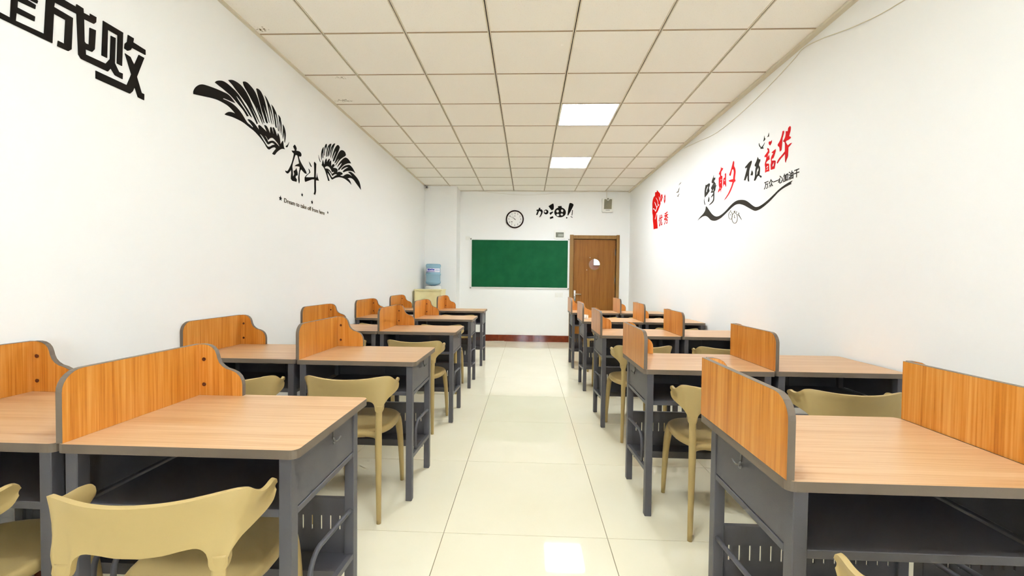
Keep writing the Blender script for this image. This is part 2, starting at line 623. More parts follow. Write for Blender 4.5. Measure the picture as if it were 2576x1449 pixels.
# recessed light panels
for n, (cy, lab) in enumerate(((4.155, 'glowing square ceiling light panel, the larger one nearer the viewer'), (5.955, 'glowing square ceiling light panel nearer the green board'), (0.555, 'added square ceiling light panel above the viewer, out of view'))):  # the last panel is an unseen addition that lights the near end
    kx = 3 if cy < 1 else 4
    cx_, cyy = (CX[kx] + CX[kx + 1]) / 2, cy + 0.3
    lt = thing('ceiling_light', lab, 'ceiling light', (cx_, cyy, ZC), 0, 'square ceiling light panels')
    MB().ring(rrect(-0.288, 0.288, -0.294, 0.294, 0.004, 1), rrect(-0.276, 0.276, -0.282, 0.282, 0.004, 1), 'z', -0.003, 0.03).build('frame', 'white_plastic', lt)
    MB().box(-0.276, 0.276, -0.282, 0.282, 0.002, 0.006).build('diffuser', 'panel_diffuser', lt)

# corridor beyond the door
MB().box(0.2, 3.0, YB + T, YB + 2.2, -0.06, -0.002).build('floor_corridor', 'corridor_floor', kind='structure')
MB().box(0.2, 3.0, YB + 2.2, YB + 2.3, -0.06, 2.7).box(0.1, 0.2, YB + T, YB + 2.3, -0.06, 2.7).box(3.0, 3.1, YB + T, YB + 2.3, -0.06, 2.7).box(XR + T, 3.1, YB + 0.04, YB + T, -0.06, 2.7).build('wall_corridor', 'corridor_paint', kind='structure')
MB().box(0.1, 3.1, YB + T, YB + 2.3, 2.7, 2.8).build('ceiling_corridor', 'corridor_paint', kind='structure')
cl = thing('corridor_light', 'bright corridor window light seen through the round door pane', 'light panel', (2.0, YB + 2.19, 1.9))
MB().box(-0.345, 0.30, -0.01, 0.008, -0.28, 0.4).build('diffuser', 'corridor_glow', cl)
MB().ring(rrect(-0.36, 0.32, -0.30, 0.42, 0.01, 1), rrect(-0.345, 0.30, -0.28, 0.40, 0.01, 1), 'y', -0.015, 0.008).build('frame', 'white_plastic', cl)

cl2 = thing('corridor_fill_lamp', 'added fill lamp on the corridor ceiling beyond the door, out of view', 'ceiling light', (1.5, YB + 1.4, 2.7))  # unseen lamp added to brighten the corridor walls
MB().box(-0.6, 0.6, -0.4, 0.4, -0.012, -0.006).build('diffuser', 'corridor_glow', cl2)
MB().ring(rrect(-0.62, 0.62, -0.42, 0.42, 0.01, 1), rrect(-0.6, 0.6, -0.4, 0.4, 0.01, 1), 'z', -0.02, 0).build('frame', 'white_plastic', cl2)

# door
dr = MB()
dr.box(0.828, DX0, YB - 0.022, YB + 0.11, 0, 2.135, 0.004, 1).box(DX1, 1.803, YB - 0.022, YB + 0.11, 0, 2.135, 0.004, 1).box(DX0, DX1, YB - 0.016, YB + 0.11, DZ, 2.126, 0.004, 1)
door = dr.build('door_1', 'door_frame_wood', kind='structure')
leaf = fill2d([[(DX0 + 0.006, 0.006), (DX1 - 0.006, 0.006), (DX1 - 0.006, DZ - 0.006), (DX0 + 0.006, DZ - 0.006)], arc(1.322, 1.555, 0.112, 0, 360, 40)[:-1]], 0.04)
for v in leaf.vertices:
    v.co = Vector((v.co.x, YB + 0.075 - v.co.z, v.co.y))
b_ = bmesh.new(); b_.from_mesh(leaf); bmesh.ops.recalc_face_normals(b_, faces=b_.faces); b_.to_mesh(leaf); b_.free()
lf = put('door_leaf', leaf, 'door_wood', door)
MB().lathe([(0.0, 0), (0.113, 0), (0.113, 0.006), (0, 0.006)], (1.322, YB + 0.052, 1.555), 40, 'y').build('round_pane', 'pane_glass', lf)
MB().lathe([(0.106, -0.004), (0.118, -0.004), (0.118, 0.002), (0.106, 0.002), (0.106, -0.004)], (1.322, YB + 0.035, 1.555), 40, 'y').build('pane_ring', 'door_frame_wood', lf)
h = MB().box(0.922, 0.962, YB + 0.027, YB + 0.036, 0.825, 1.035, 0.004, 2)
h.tube([(0.942, YB + 0.03, 0.962), (0.942, YB - 0.02, 0.962)], 0.011, 10)
h.tube([(0.938, YB - 0.02, 0.962), (1.0, YB - 0.022, 0.962), (1.062, YB - 0.018, 0.960)], 0.0095, 10)
h.lathe([(0.0, 0), (0.012, 0), (0.012, 0.008), (0, 0.008)], (0.942, YB + 0.019, 0.87), 16, 'y')
h.build('door_handle', 'chrome', lf, angle=40)
for z in (1.80, 1.24, 0.35):
    MB().tube([(DX1 - 0.012, YB + 0.03, z - 0.06), (DX1 - 0.012, YB + 0.03, z + 0.06)], 0.008, 8).build('hinge', 'chrome', door, angle=40)
for px, pz in ((1.235, 1.688), (1.175, 1.445)):
    MB().lathe([(0, 0), (0.007, 0), (0.006, 0.003), (0, 0.003)], (px, YB + 0.032, pz), 10, 'y').build('door_sticker', 'white_plastic', lf)

# ================================================================== study desks
DW, DD, DH = 0.68, 0.50, 0.785


def prof_panel(parent, name, outl, axis, a0, a1):
    inn = inset(outl, 0.0007)
    MBp = MB().prism(inn, axis, a0 - 0.0004, a1 + 0.0004)
    p = MBp.build(name, 'laminate_vertical', parent)
    MB().ring(outl, inn, axis, a0, a1).build('edge_band', 'edge_band', p)
    return p


def make_desk():
    t = thing('study_desk', 'study desk', 'desk', (0, 0, 0), 0, 'study desks with corner partitions')
    hw = DW / 2
    outl = rrect(-hw, hw, 0, DD, 0.022, 5)
    inn = inset(outl, 0.0007)
    tp = MB().prism(inn, 'z', DH - 0.0245, DH + 0.0003).build('tabletop', 'laminate_top_sheen', t)
    MB().ring(outl, inn, 'z', DH - 0.025, DH).build('edge_band', 'edge_band', tp)
    # side partition along the desk's left edge, profile in (y, z)
    z0, z1 = DH, DH + 0.20
    sp = [(0.004, z0), (0.488, z0), (0.488, z1)] + arc(0.062, z1 - 0.058, 0.058, 90, 180, 7)
    prof_panel(t, 'side_partition', sp, 'x', -hw, -hw + 0.018)
    # back partition, stepped outline in (x, z)
    xl = -hw + 0.018
    bp = [(xl, z0), (xl, z1)] + [(-0.300, z1), (-0.283, 0.9815), (-0.268, 0.973), (-0.258, 0.961), (-0.252, 0.946), (-0.248, 0.930), (-0.241, 0.914), (-0.229, 0.901), (-0.213, 0.891), (-0.192, 0.885), (-0.173, 0.876), (-0.160, 0.863), (-0.152, 0.847), (-0.149, 0.830), (-0.149, z0)]
    bpn = prof_panel(t, 'back_partition', bp[::-1], 'y', DD - 0.020, DD - 0.002)
    for z in (0.829, 0.927):
        MB().lathe([(0, 0), (0.0075, 0), (0.006, 0.003), (0, 0.0035)][::-1], (-0.300, DD - 0.0238, z), 12, 'y').build('screw_cap', 'screw_brown', bpn)
    # steel frame
    for sx in (-1, 1):
        for y0 in (0.008, 0.413):
            x0, x1 = (0.285, 0.320) if sx > 0 else (-0.320, -0.285)
            MB().box(x0, x1, y0, y0 + 0.035, 0, DH - 0.0252, 0.002, 1).build('leg', 'slate_steel', t)
    MB().box(-0.285, 0.285, 0.03, 0.44, 0.602, 0.606).box(-0.285, 0.285, 0.03, 0.033, 0.592, 0.606).build('compartment_tray', 'slate_steel', t)
    MB().box(-0.285, 0.285, 0.012, 0.03, 0.594, 0.616, 0.0015, 1).build('front_rail', 'slate_steel', t)
    MB().box(-0.285, 0.285, 0.436, 0.440, 0.594, 0.7595).box(0.0, 0.02, 0.430, 0.436, 0.606, 0.7595).build('compartment_back', 'slate_steel', t)
    for sx in (-1, 1):
        x0, x1 = sorted((sx * 0.3115, sx * 0.3155))
        p = MB().box(x0, x1, 0.0445, 0.4115, 0.610, 0.7550).build('side_panel', 'slate_steel', t)
        x0, x1 = sorted((sx * 0.300, sx * 0.3185))
        MB().box(x0, x1, 0.043, 0.413, 0.588, 0.607, 0.0015, 1).build('side_rail', 'slate_steel', t)
        hk = MB()
        X = sx * 0.3225
        hk.tube([(X, 0.245, 0.757), (X, 0.245, 0.722)], 0.0032, 8)
        for s in (-1, 1):
            hk.tube([(X + sx * 0.001, 0.245, 0.726)] + [(X + sx * 0.002 + sx * 0.012 * i / 5, 0.245 + s * (0.016 - 0.016 * math.cos(i / 5 * math.pi * 0.72)), 0.724 - 0.013 * math.sin(i / 5 * math.pi * 0.95)) for i in range(6)], 0.003, 8)
        hk.build('bag_hook', 'hook_steel', p, smooth=True)
        # foot shelf side rail and bent guard tube
        x0, x1 = sorted((sx * 0.300, sx * 0.3185))
        b_ = MB()
        b_.prism([(0.043, 0.232), (0.413, 0.205), (0.413, 0.225), (0.043, 0.254)], 'x', x0, x1)
        b_.build('shelf_rail', 'slate_steel', t)
        X = sx * 0.308
        pts = [(X, 0.414, 0.388), (X, 0.36, 0.392), (X, 0.26, 0.398)]
        pts += [(X, 0.19 - 0.062 * math.sin(a), 0.341 + 0.062 * math.cos(a)) for a in [math.pi / 2 * i / 6 for i in range(7)]]
        pts += [(X, 0.124, 0.30), (X, 0.121, 0.25)]
        MB().tube(pts, 0.008, 10).build('guard_tube', 'slate_steel', t, smooth=True)
    MB().prism([(0.325, 0.208), (0.430, 0.208), (0.430, 0.220), (0.325, 0.220)], 'x', -0.300, 0.300).box(-0.300, 0.300, 0.325, 0.329, 0.180, 0.2085).build('foot_shelf', 'slate_steel', t)
    # modesty panel pierced by a row of upright slots
    mp = MB()
    mp.box(-0.285, 0.285, 0.424, 0.429, 0.215, 0.306).box(-0.285, 0.285, 0.424, 0.429, 0.360, 0.432)
    n = 16
    x = -0.285
    for k in range(n):
        cx_ = -0.2625 + k * 0.035
        mp.box(x, cx_ - 0.003, 0.424, 0.429, 0.306, 0.360); x = cx_ + 0.003
    mp.box(x, 0.285, 0.424, 0.429, 0.306, 0.360)
    mp.box(-0.285, 0.285, 0.412, 0.424, 0.420, 0.432)
    mp.build('modesty_panel', 'slate_steel', t)
    return t


# ================================================================== moulded plastic chair
def make_chair():
    t = thing('plastic_chair', 'chair', 'chair', (0, 0, 0), 0, 'beige moulded plastic chairs')
    top = [(0, -.024, .7365), (.05, -.021, .7372), (.098, -.014, .740), (.135, -.004, .7435), (.162, .005, .7465), (.182, .012, .7485), (.200, .021, .7485), (.217, .034, .743), (.226, .050, .729), (.230, .070, .719), (.2305, .095, .717), (.229, .122, .7185), (.227, .143, .713), (.226, .1535, .700)]
    bot = [(0, -.002, .608), (.05, -.001, .612), (.090, .001, .620), (.120, .003, .622), (.139, .003, .608), (.148, .003, .570), (.182, .005, .570), (.189, .010, .607), (.198, .022, .628), (.209, .040, .640), (.218, .068, .648), (.223, .100, .653), (.2255, .130, .661), (.226, .149, .678)]
    n = 3
    T_ = catmull(top, n); B_ = catmull(bot, n)
    rows = 5
    b_ = bmesh.new()
    cols = []
    full = [(i, -1) for i in range(len(T_) - 1, 0, -1)] + [(i, 1) for i in range(len(T_))]
    for i, s in full:
        col = []
        for r in range(rows + 1):
            f = r / rows
            p = B_[i].lerp(T_[i], f)
            bulge = 0.006 * math.sin(f * math.pi)
            d = Vector((p.x, p.y - 0.10, 0)).normalized()
            p = p - d * bulge
            col.append(b_.verts.new((s * p.x, p.y, p.z)))
        cols.append(col)
    for a, c in zip(cols, cols[1:]):
        for r in range(rows):
            b_.faces.new((a[r], c[r], c[r + 1], a[r + 1]))
    bmesh.ops.recalc_face_normals(b_, faces=b_.faces)
    me = bpy.data.meshes.new('backrest'); b_.to_mesh(me); b_.free()
    o = put('backrest_tmp', me)
    s = o.modifiers.new('s', 'SOLIDIFY'); s.thickness = 0.011; s.offset = 0
    bv = o.modifiers.new('b', 'BEVEL'); bv.width = 0.0035; bv.segments = 2; bv.limit_method = 'ANGLE'; bv.angle_limit = math.radians(50)
    me2 = bake(o)
    bpy.data.objects.remove(o, do_unlink=True)
    put('backrest', me2, 'chair_plastic', t, smooth=True)
    # seat: rounded dished pad
    b_ = bmesh.new()
    N = 40
    def sup(f, dz, k=1.0):
        out = []
        for i in range(N):
            a = i / N * 2 * math.pi
            ca, sa = math.cos(a), math.sin(a)
            e = 2 / 2.7
            x = 0.188 * f * math.copysign(abs(ca) ** e, ca)
            y = 0.262 + 0.205 * f * math.copysign(abs(sa) ** e, sa)
            if sa < 0:
                x *= 1 - 0.10 * (-sa)
            out.append((x, y, dz))
        return out
    prof = [(0.90, .412), (0.965, .414), (0.992, .424), (1.0, .436), (0.985, .446), (0.955, .450), (0.90, .4505), (0.72, .446), (0.5, .4425), (0.25, .441)]
    rings = [[b_.verts.new(p) for p in sup(f, z)] for f, z in prof]
    for r0, r1 in zip(rings, rings[1:]):
        for i in range(N):
            j = (i + 1) % N
            b_.faces.new((r0[i], r0[j], r1[j], r1[i]))
    b_.faces.new(rings[0][::-1]); b_.faces.new(rings[-1])
    bmesh.ops.recalc_face_normals(b_, faces=b_.faces)
    me = bpy.data.meshes.new('seat'); b_.to_mesh(me); b_.free()
    put('seat', me, 'chair_plastic', t, smooth=True)
    # rear bar joining the back legs under the seat edge
    pts = catmull([(-.165, .002, .425), (-.148, .035, .432), (-.10, .062, .434), (0, .070, .434), (.10, .062, .434), (.148, .035, .432), (.165, .002, .425)], 4)
    MB().tube(pts, 0.0155, 10).build('seat_bar', 'chair_plastic', t, smooth=True)
    for s_ in (-1, 1):
        pts = catmull([(s_ * .168, -.002, 0), (s_ * .166, .000, .15), (s_ * .164, .002, .32), (s_ * .163, .003, .43), (s_ * .164, .003, .53), (s_ * .165, .0035, .578), (s_ * .165, .0035, .60)], 4)
        k = len(pts)
        rad = [0.0118 + 0.0052 * min(1, (p.z / 0.40)) for p in pts]
        fl_ = [(1.0, 1.0 - 0.72 * max(0, min(1, (p.z - 0.47) / 0.10))) for p in pts]
        MB().tube(pts, rad, 12, flat=fl_).build('leg', 'chair_plastic', t, smooth=True)
        pts = catmull([(s_ * .172, .455, 0), (s_ * .169, .448, .14), (s_ * .164, .435, .28), (s_ * .158, .415, .38), (s_ * .150, .385, .432)], 4)
        rad = [0.0115 + 0.010 * min(1, p.z / 0.40) for p in pts]
        MB().tube(pts, rad, 12).build('leg', 'chair_plastic', t, smooth=True)
    return t


desk0, chair0 = make_desk(), make_chair()
ORD = ['first', 'second', 'third', 'fourth', 'fifth']
ROWS = {'L': [1.078, 2.258, 3.522, 4.640, 5.845], 'R': [0.985, 2.185, 3.495, 4.630, 5.830]}
COLX = {('L', 'aisle'): -0.954, ('L', 'wall'): -1.6345, ('R', 'aisle'): 0.957, ('R', 'wall'): 1.6405}
# chair centres: (x, distance of the back legs in front of the desk edge, turn)
CH = {('L', 'aisle'): [(-0.875, .180, 8), (-0.91, .213, 3), (-0.915, .25, -3), (-0.93, .22, 0), (-0.95, .20, 0)],
      ('L', 'wall'): [(-1.51, .25, 8), (-1.475, .30, 18), (-1.60, .20, 0), (-1.62, .20, 0), (-1.63, .20, 0)],
      ('R', 'aisle'): [(0.832, .32, -8), (0.965, .195, -3), (0.91, .29, 4), (0.95, .22, 0), (1.0, .20, 0)],
      ('R', 'wall'): [(1.64, .20, 0), (1.535, .225, -4), (1.545, .30, -4), (1.60, .20, 0), (1.60, .20, 0)]}
first = True
for side, sname in (('L', 'left'), ('R', 'right')):
    for colm in ('aisle', 'wall'):
        for r in range(5):
            d = desk0 if first else copy_tree(desk0)
            c = chair0 if first else copy_tree(chair0)
            first = False
            y = ROWS[side][r]
            d.location = (COLX[(side, colm)], y + (0.012 if colm == 'wall' and r % 2 else 0), 0)
            x, back, turn = CH[(side, colm)][r]
            c.location = (x, y - back, 0)
            c.rotation_euler = (0, 0, math.radians(turn))
            where = 'next to the aisle' if colm == 'aisle' else 'against the %s wall' % sname
            d['label'] = 'wood-top study desk %s on the %s side, %s row from the viewer' % (where, sname, ORD[r]) if colm == 'aisle' else 'wood-top study desk %s, %s row from the viewer' % (where, ORD[r])
            c['label'] = 'beige plastic chair %s on the %s side, %s row from the viewer' % (where, sname, ORD[r]) if colm == 'aisle' else 'beige plastic chair %s, %s row from the viewer' % (where.replace('against', 'at the desk against'), ORD[r])

# ================================================================== things on the back wall
bd = thing('chalkboard', 'green chalkboard with white aluminium frame on the back wall', 'chalkboard', (-0.1655, YB, 1.55))
OB = (-0.1655, YB, 1.55)
BX0, BX1, BZ0, BZ1 = -1.138, 0.807, 1.064, 2.037
MB(OB).box(BX0 + 0.016, BX1 - 0.016, YB - 0.014, YB - 0.001, BZ0 + 0.016, BZ1 - 0.016).build('writing_surface', 'chalkboard_green', bd)
MB(OB).ring([(BX0, BZ0), (BX1, BZ0), (BX1, BZ1), (BX0, BZ1)], [(BX0 + 0.018, BZ0 + 0.018), (BX1 - 0.018, BZ0 + 0.018), (BX1 - 0.018, BZ1 - 0.018), (BX0 + 0.018, BZ1 - 0.018)], 'y', YB - 0.024, YB - 0.001).build('frame', 'aluminium', bd)
MB(OB).box(BX0 + 0.04, BX1 - 0.04, YB - 0.028, YB - 0.024, BZ0 + 0.002, BZ0 + 0.008).build('chalk_lip', 'aluminium', bd)
for x in (BX0, BX1):
    for z in (BZ0, BZ1):
        MB(OB).box(x - 0.012, x + 0.012, YB - 0.028, YB - 0.001, z - 0.012, z + 0.012, 0.003, 2).build('corner_cap', 'cap_grey', bd)

CC = (-0.268, YB, 2.434)
ck = thing('wall_clock', 'round white wall clock with dark brown rim above the chalkboard', 'clock', CC)
MB().lathe([(0.152, -0.012), (0.156, -0.032), (0.166, -0.038), (0.176, -0.030), (0.179, -0.012), (0.176, -0.001), (0.152, -0.001), (0.152, -0.012)], (0, 0, 0), 48, 'y').build('rim', 'clock_rim', ck, smooth=True)
fc = MB().lathe([(0, -0.014), (0.154, -0.014), (0.154, -0.002), (0, -0.002)], (0, 0, 0), 48, 'y').build('clock_face', 'clock_face', ck)
for hnum in range(1, 13):
    a = math.radians(hnum * 30)
    me = text2d(str(hnum), 0.001)
    wd = 0.034 if hnum > 9 else 0.018
    if hnum == 1: wd = 0.008
    if hnum == 11: wd = 0.024
    x, z = 0.118 * math.sin(a), 0.118 * math.cos(a)
    fit2d(me, x - wd / 2, x + wd / 2, z - 0.017, z + 0.017)
    for v in me.vertices:
        v.co = Vector((v.co.x, -0.0142 - v.co.z, v.co.y))
    put('numeral', me, 'clock_ink', fc)
def hand(ang, ln, wd, y):
    a = math.radians(ang)
    u = Vector((math.sin(a), math.cos(a))); p = Vector((u.y, -u.x))
    pts = [u * -0.02 + p * wd, u * -0.02 - p * wd, u * ln - p * wd * 0.4, u * ln + p * wd * 0.4]
    MB().prism([tuple(q) for q in pts], 'y', y - 0.001, y).build('hand', 'clock_ink', ck)
hand(-58, 0.115, 0.004, -0.018)
hand(-36, 0.085, 0.003, -0.020)
MB().lathe([(0, -0.023), (0.008, -0.023), (0.008, -0.014), (0, -0.014)], (0, 0, 0), 14, 'y').build('hub', 'clock_ink', ck)
MB().box(-0.013, 0.013, -0.0150, -0.0142, 0.058, 0.066).build('maker_mark', 'clock_ink', fc)
MB().box(-0.072, -0.046, -0.0150, -0.0142, -0.062, -0.046).build('date_mark', 'clock_ink', fc)

SO = (1.547, YB, 2.717)
sk = thing('wall_speaker', 'white wall loudspeaker with grey grille above the door', 'loudspeaker', SO)
MB().prism(rrect(-0.107, 0.107, -0.136, 0.136, 0.018, 4), 'y', -0.085, -0.002).build('housing', 'white_plastic', sk, angle=40)
gr = MB().prism([(-0.075, -0.085), (0.072, -0.085), (0.078, 0.105)] + arc(0, 0.108, 0.03, 0, -180, 8) + [(-0.07, 0.105)], 'y', -0.089, -0.084)
gr.build('grille', 'grey_mesh', sk)
MB().lathe([(0, -0.091), (0.016, -0.091), (0.016, -0.084), (0, -0.084)], (0, 0, 0.112), 16, 'y').build('badge', 'grey_mesh', sk)
MB().lathe([(0.048, -0.0905), (0.054, -0.0905), (0.054, -0.088), (0.048, -0.088), (0.048, -0.0905)], (0, 0, 0.0), 28, 'y').build('cone_ring', 'cap_grey', sk)
MB().box(-0.042, 0.04, -0.0875, -0.084, -0.112, -0.103).build('nameplate', 'cap_grey', sk)
wire('cable', [(-0.01, -0.03, 0.13), (-0.012, -0.012, 0.19), (-0.012, -0.006, 0.276)], 0.004, 'cable_white', sk)

PO = (0.624, YB, 2.134)
pb = thing('breaker_box', 'small white breaker box with smoked window beside the door top', 'breaker box', PO)
MB().box(-0.111, 0.111, -0.018, -0.001, -0.089, 0.089, 0.006, 2).build('cover', 'white_plastic', pb)
wn = MB().box(-0.078, 0.080, -0.024, -0.018, -0.054, 0.046, 0.003, 1).build('smoked_window', 'smoked_window', pb)
for k in range(5):
    MB().box(-0.028 + k * 0.02, -0.012 + k * 0.02, -0.0265, -0.024, -0.034, 0.012).build('breaker', 'breaker_grey', wn)

for lab, x0, x1 in (('white socket plate under the chalkboard, the one farther from the door', 0.548, 0.622), ('pale switch plate under the chalkboard, the one nearer the door', 0.630, 0.706)):
    t = thing('switch_plate', lab, 'switch', ((x0 + x1) / 2, YB, 0.94), 0, 'switch plates by the door')
    w = (x1 - x0) / 2
    MB().box(-w, w, -0.010, -0.001, -0.043, 0.043, 0.003, 2).build('plate', 'white_plastic', t)
    MB().box(-w * 0.55, w * 0.55, -0.014, -0.010, -0.026, 0.026, 0.002, 1).build('rocker', 'white_plastic', t)
bl = thing('blank_plate', 'blank white wall plate at the top corner of the chalkboard', 'wall plate', (-1.205, YB, 2.055))
MB().box(-0.045, 0.045, -0.008, -0.001, -0.035, 0.035, 0.003, 2).build('plate', 'white_plastic', bl)
MB().lathe([(0, -0.0095), (0.004, -0.0095), (0.004, -0.008), (0, -0.008)], (0.03, 0, 0), 10, 'y').build('screw', 'cap_grey', bl)

w1 = wire('wall_wire', [(-1.0, YB - 0.004, 2.985), (-0.775, YB - 0.004, 2.966), (-0.46, YB - 0.004, 2.934), (-0.093, YB - 0.004, 2.914), (0.246, YB - 0.004, 2.926), (0.6, YB - 0.004, 2.95), (1.2, YB - 0.004, 2.985)], 0.0018, 'cable_white')
tag(w1, 'thin pale wire sagging across the top of the back wall', 'wire')
w2 = wire('wall_cable', [(XR - 0.005, y, z) for y, z in [(1.6, 2.72), (2.318, 2.766), (2.641, 2.827), (2.922, 2.914), (3.128, 2.960), (3.249, 2.935), (3.525, 2.89), (3.935, 2.845), (4.494, 2.832), (4.971, 2.893), (5.457, 2.962)]], 0.003, 'cable_white')
tag(w2, 'thin pale cable sagging along the right wall below the ceiling', 'cable')
w3 = wire('floor_cable', [(-1.2, YB - 0.06, 0.004), (-0.9, YB - 0.10, 0.004), (-0.70, YB - 0.05, 0.004), (-0.45, YB - 0.018, 0.004)], 0.0045, 'cable_white')
tag(w3, 'thin cable lying on the floor along the red baseboard', 'cable')

# security camera in the corner
cc = thing('security_camera', 'small white security camera in the ceiling corner by the pillar', 'camera', (-1.925, 7.80, 2.955))
MB().box(-0.048, 0.048, -0.01, 0.038, -0.042, 0.04, 0.01, 2).build('mount', 'white_plastic', cc)
hd = MB().lathe([(0, -0.05), (0.030, -0.05), (0.036, -0.042), (0.036, 0.0), (0.03, 0.02), (0, 0.02)], (0.01, 0, -0.005), 20, 'y').build('camera_head', 'white_plastic', cc, angle=40)
MB().lathe([(0, -0.054), (0.014, -0.054), (0.014, -0.049), (0, -0.049)], (0.01, 0, -0.002), 14, 'y').build('lens', 'lens_black', hd)
MB().lathe([(0.022, -0.053), (0.028, -0.053), (0.028, -0.049), (0.022, -0.049), (0.022, -0.053)], (0.01, 0, -0.005), 18, 'y').build('lens_ring', 'cap_grey', hd)

# ================================================================== corner furniture
wd = thing('water_dispenser', 'white floor-standing water dispenser in front of the pillar', 'water dispenser', (-1.755, 7.64, 0))
MB().box(-0.15, 0.15, -0.15, 0.15, 0.02, 1.04, 0.02, 3).build('body', 'white_plastic', wd, angle=40)
MB().box(-0.14, 0.14, -0.156, -0.148, 0.45, 0.92, 0.005, 2).build('front_panel', 'white_plastic', wd)
MB().lathe([(0.13, 1.04), (0.146, 1.05), (0.146, 1.085), (0.13, 1.10), (0.075, 1.105), (0.0, 1.105)], (0, 0, 0), 32).build('bottle_collar', 'white_plastic', wd, angle=40)
for s in (-1, 1):
    MB().tube([(s * 0.06, -0.15, 0.86), (s * 0.06, -0.18, 0.86), (s * 0.06, -0.19, 0.83)], 0.012, 10).build('tap', 'cap_grey', wd, smooth=True)
MB().box(-0.12, 0.12, -0.19, -0.15, 0.62, 0.64, 0.004, 1).build('drip_tray', 'cap_grey', wd)
for sx in (-1, 1):
    for sy in (-1, 1):
        MB().lathe([(0, 0), (0.02, 0), (0.018, 0.025), (0, 0.025)], (sx * 0.12, sy * 0.12, 0), 12).build('foot', 'cap_grey', wd)
wb = thing('water_bottle', 'big blue water bottle upside down on the dispenser', 'bottle', (-1.755, 7.64, 1.1055))
MB().lathe([(0.0, 0.0), (0.045, 0.0), (0.075, 0.012), (0.118, 0.026), (0.136, 0.05), (0.139, 0.075), (0.131, 0.085), (0.131, 0.10), (0.131, 0.19), (0.139, 0.20), (0.139, 0.22), (0.131, 0.23), (0.131, 0.345), (0.139, 0.36), (0.138, 0.385), (0.125, 0.402), (0.09, 0.405), (0, 0.400)], (0, 0, 0), 36).build('bottle_shell', 'bottle_blue', wb, smooth=True)
def curved_patch(name, m, a0, a1, z0, z1, r, parent):
    b_ = bmesh.new(); n = 12
    rows = [[b_.verts.new((rr * math.cos(math.radians(a0 + (a1 - a0) * i / n)), rr * math.sin(math.radians(a0 + (a1 - a0) * i / n)), z)) for i in range(n + 1)] for rr, z in ((r, z0), (r, z1), (r + 0.0012, z1), (r + 0.0012, z0))]
    for k in range(4):
        A, B2 = rows[k], rows[(k + 1) % 4]
        for i in range(n):
            b_.faces.new((A[i], A[i + 1], B2[i + 1], B2[i]))
    bmesh.ops.recalc_face_normals(b_, faces=b_.faces)
    me = bpy.data.meshes.new(name); b_.to_mesh(me); b_.free()
    return put(name, me, m, parent)
lb = curved_patch('bottle_label', 'label_white', 215, 345, 0.25, 0.32, 0.1318, wb)
for a, wdt, z0, z1 in ((232, 10, .285, .312), (243, 9, .280, .312), (254, 12, .285, .308), (268, 9, .285, .312), (279, 12, .283, .306)):
    curved_patch('label_lettering', 'label_blue', a, a + wdt, z0, z1, 0.1332, lb)
curved_patch('label_stripe', 'label_blue', 220, 292, 0.258, 0.266, 0.1332, lb)
curved_patch('label_stripe', 'bottle_cap', 300, 340, 0.285, 0.292, 0.1332, lb)

lc = thing('podium_cabinet', 'pale cream wooden cabinet standing before the water dispenser', 'cabinet', (-1.70, 7.0, 0))
MB().box(-0.232, -0.214, 0, 0.36, 0.0, 1.03, 0.001, 1).build('side_board', 'cream_laminate', lc)
MB().box(0.214, 0.232, 0, 0.36, 0.0, 1.03, 0.001, 1).build('side_board', 'cream_laminate', lc)
MB().box(-0.214, 0.214, 0.006, 0.022, 0.06, 1.03).build('front_board', 'cream_laminate', lc)
MB().box(-0.24, 0.24, -0.006, 0.366, 1.03, 1.052, 0.002, 1).build('top_board', 'cream_laminate', lc)
MB().box(-0.214, 0.214, 0.03, 0.36, 0.5, 0.518).build('shelf', 'cream_laminate', lc)
MB().box(-0.214, 0.214, 0.02, 0.036, 0.0, 0.06).build('plinth', 'cream_laminate', lc)

# small things left on a desk
gx, gy = 0.692, 4.93
gb = thing('glass_bowl', 'small clear glass bowl of oddments on the fourth right aisle desk', 'bowl', (gx, gy, DH + 0.0008))
MB().lathe([(0, 0), (0.030, 0), (0.034, 0.004), (0.036, 0.05), (0.034, 0.05), (0.031, 0.007), (0, 0.005)], (0, 0, 0), 24).build('bowl', 'clear_glass', gb, smooth=True)
MB().box(-0.014, 0.012, -0.010, 0.012, 0.0065, 0.022, 0.003, 2).build('eraser', 'white_plastic', gb)
MB().box(0.004, 0.020, -0.02, -0.002, 0.0065, 0.016, 0.002, 1).build('clip', 'cap_grey', gb)
pb2 = thing('small_bottle', 'tiny white bottle beside the glass bowl', 'bottle', (0.652, 4.90, DH + 0.0008))
MB().lathe([(0, 0), (0.013, 0), (0.014, 0.004), (0.014, 0.050), (0.008, 0.058), (0.008, 0.062), (0, 0.062)], (0, 0, 0), 18).build('bottle_shell', 'white_plastic', pb2, angle=40)
MB().lathe([(0, 0.062), (0.0095, 0.062), (0.0095, 0.078), (0, 0.078)], (0, 0, 0), 16).build('cap', 'label_white', pb2, angle=40)

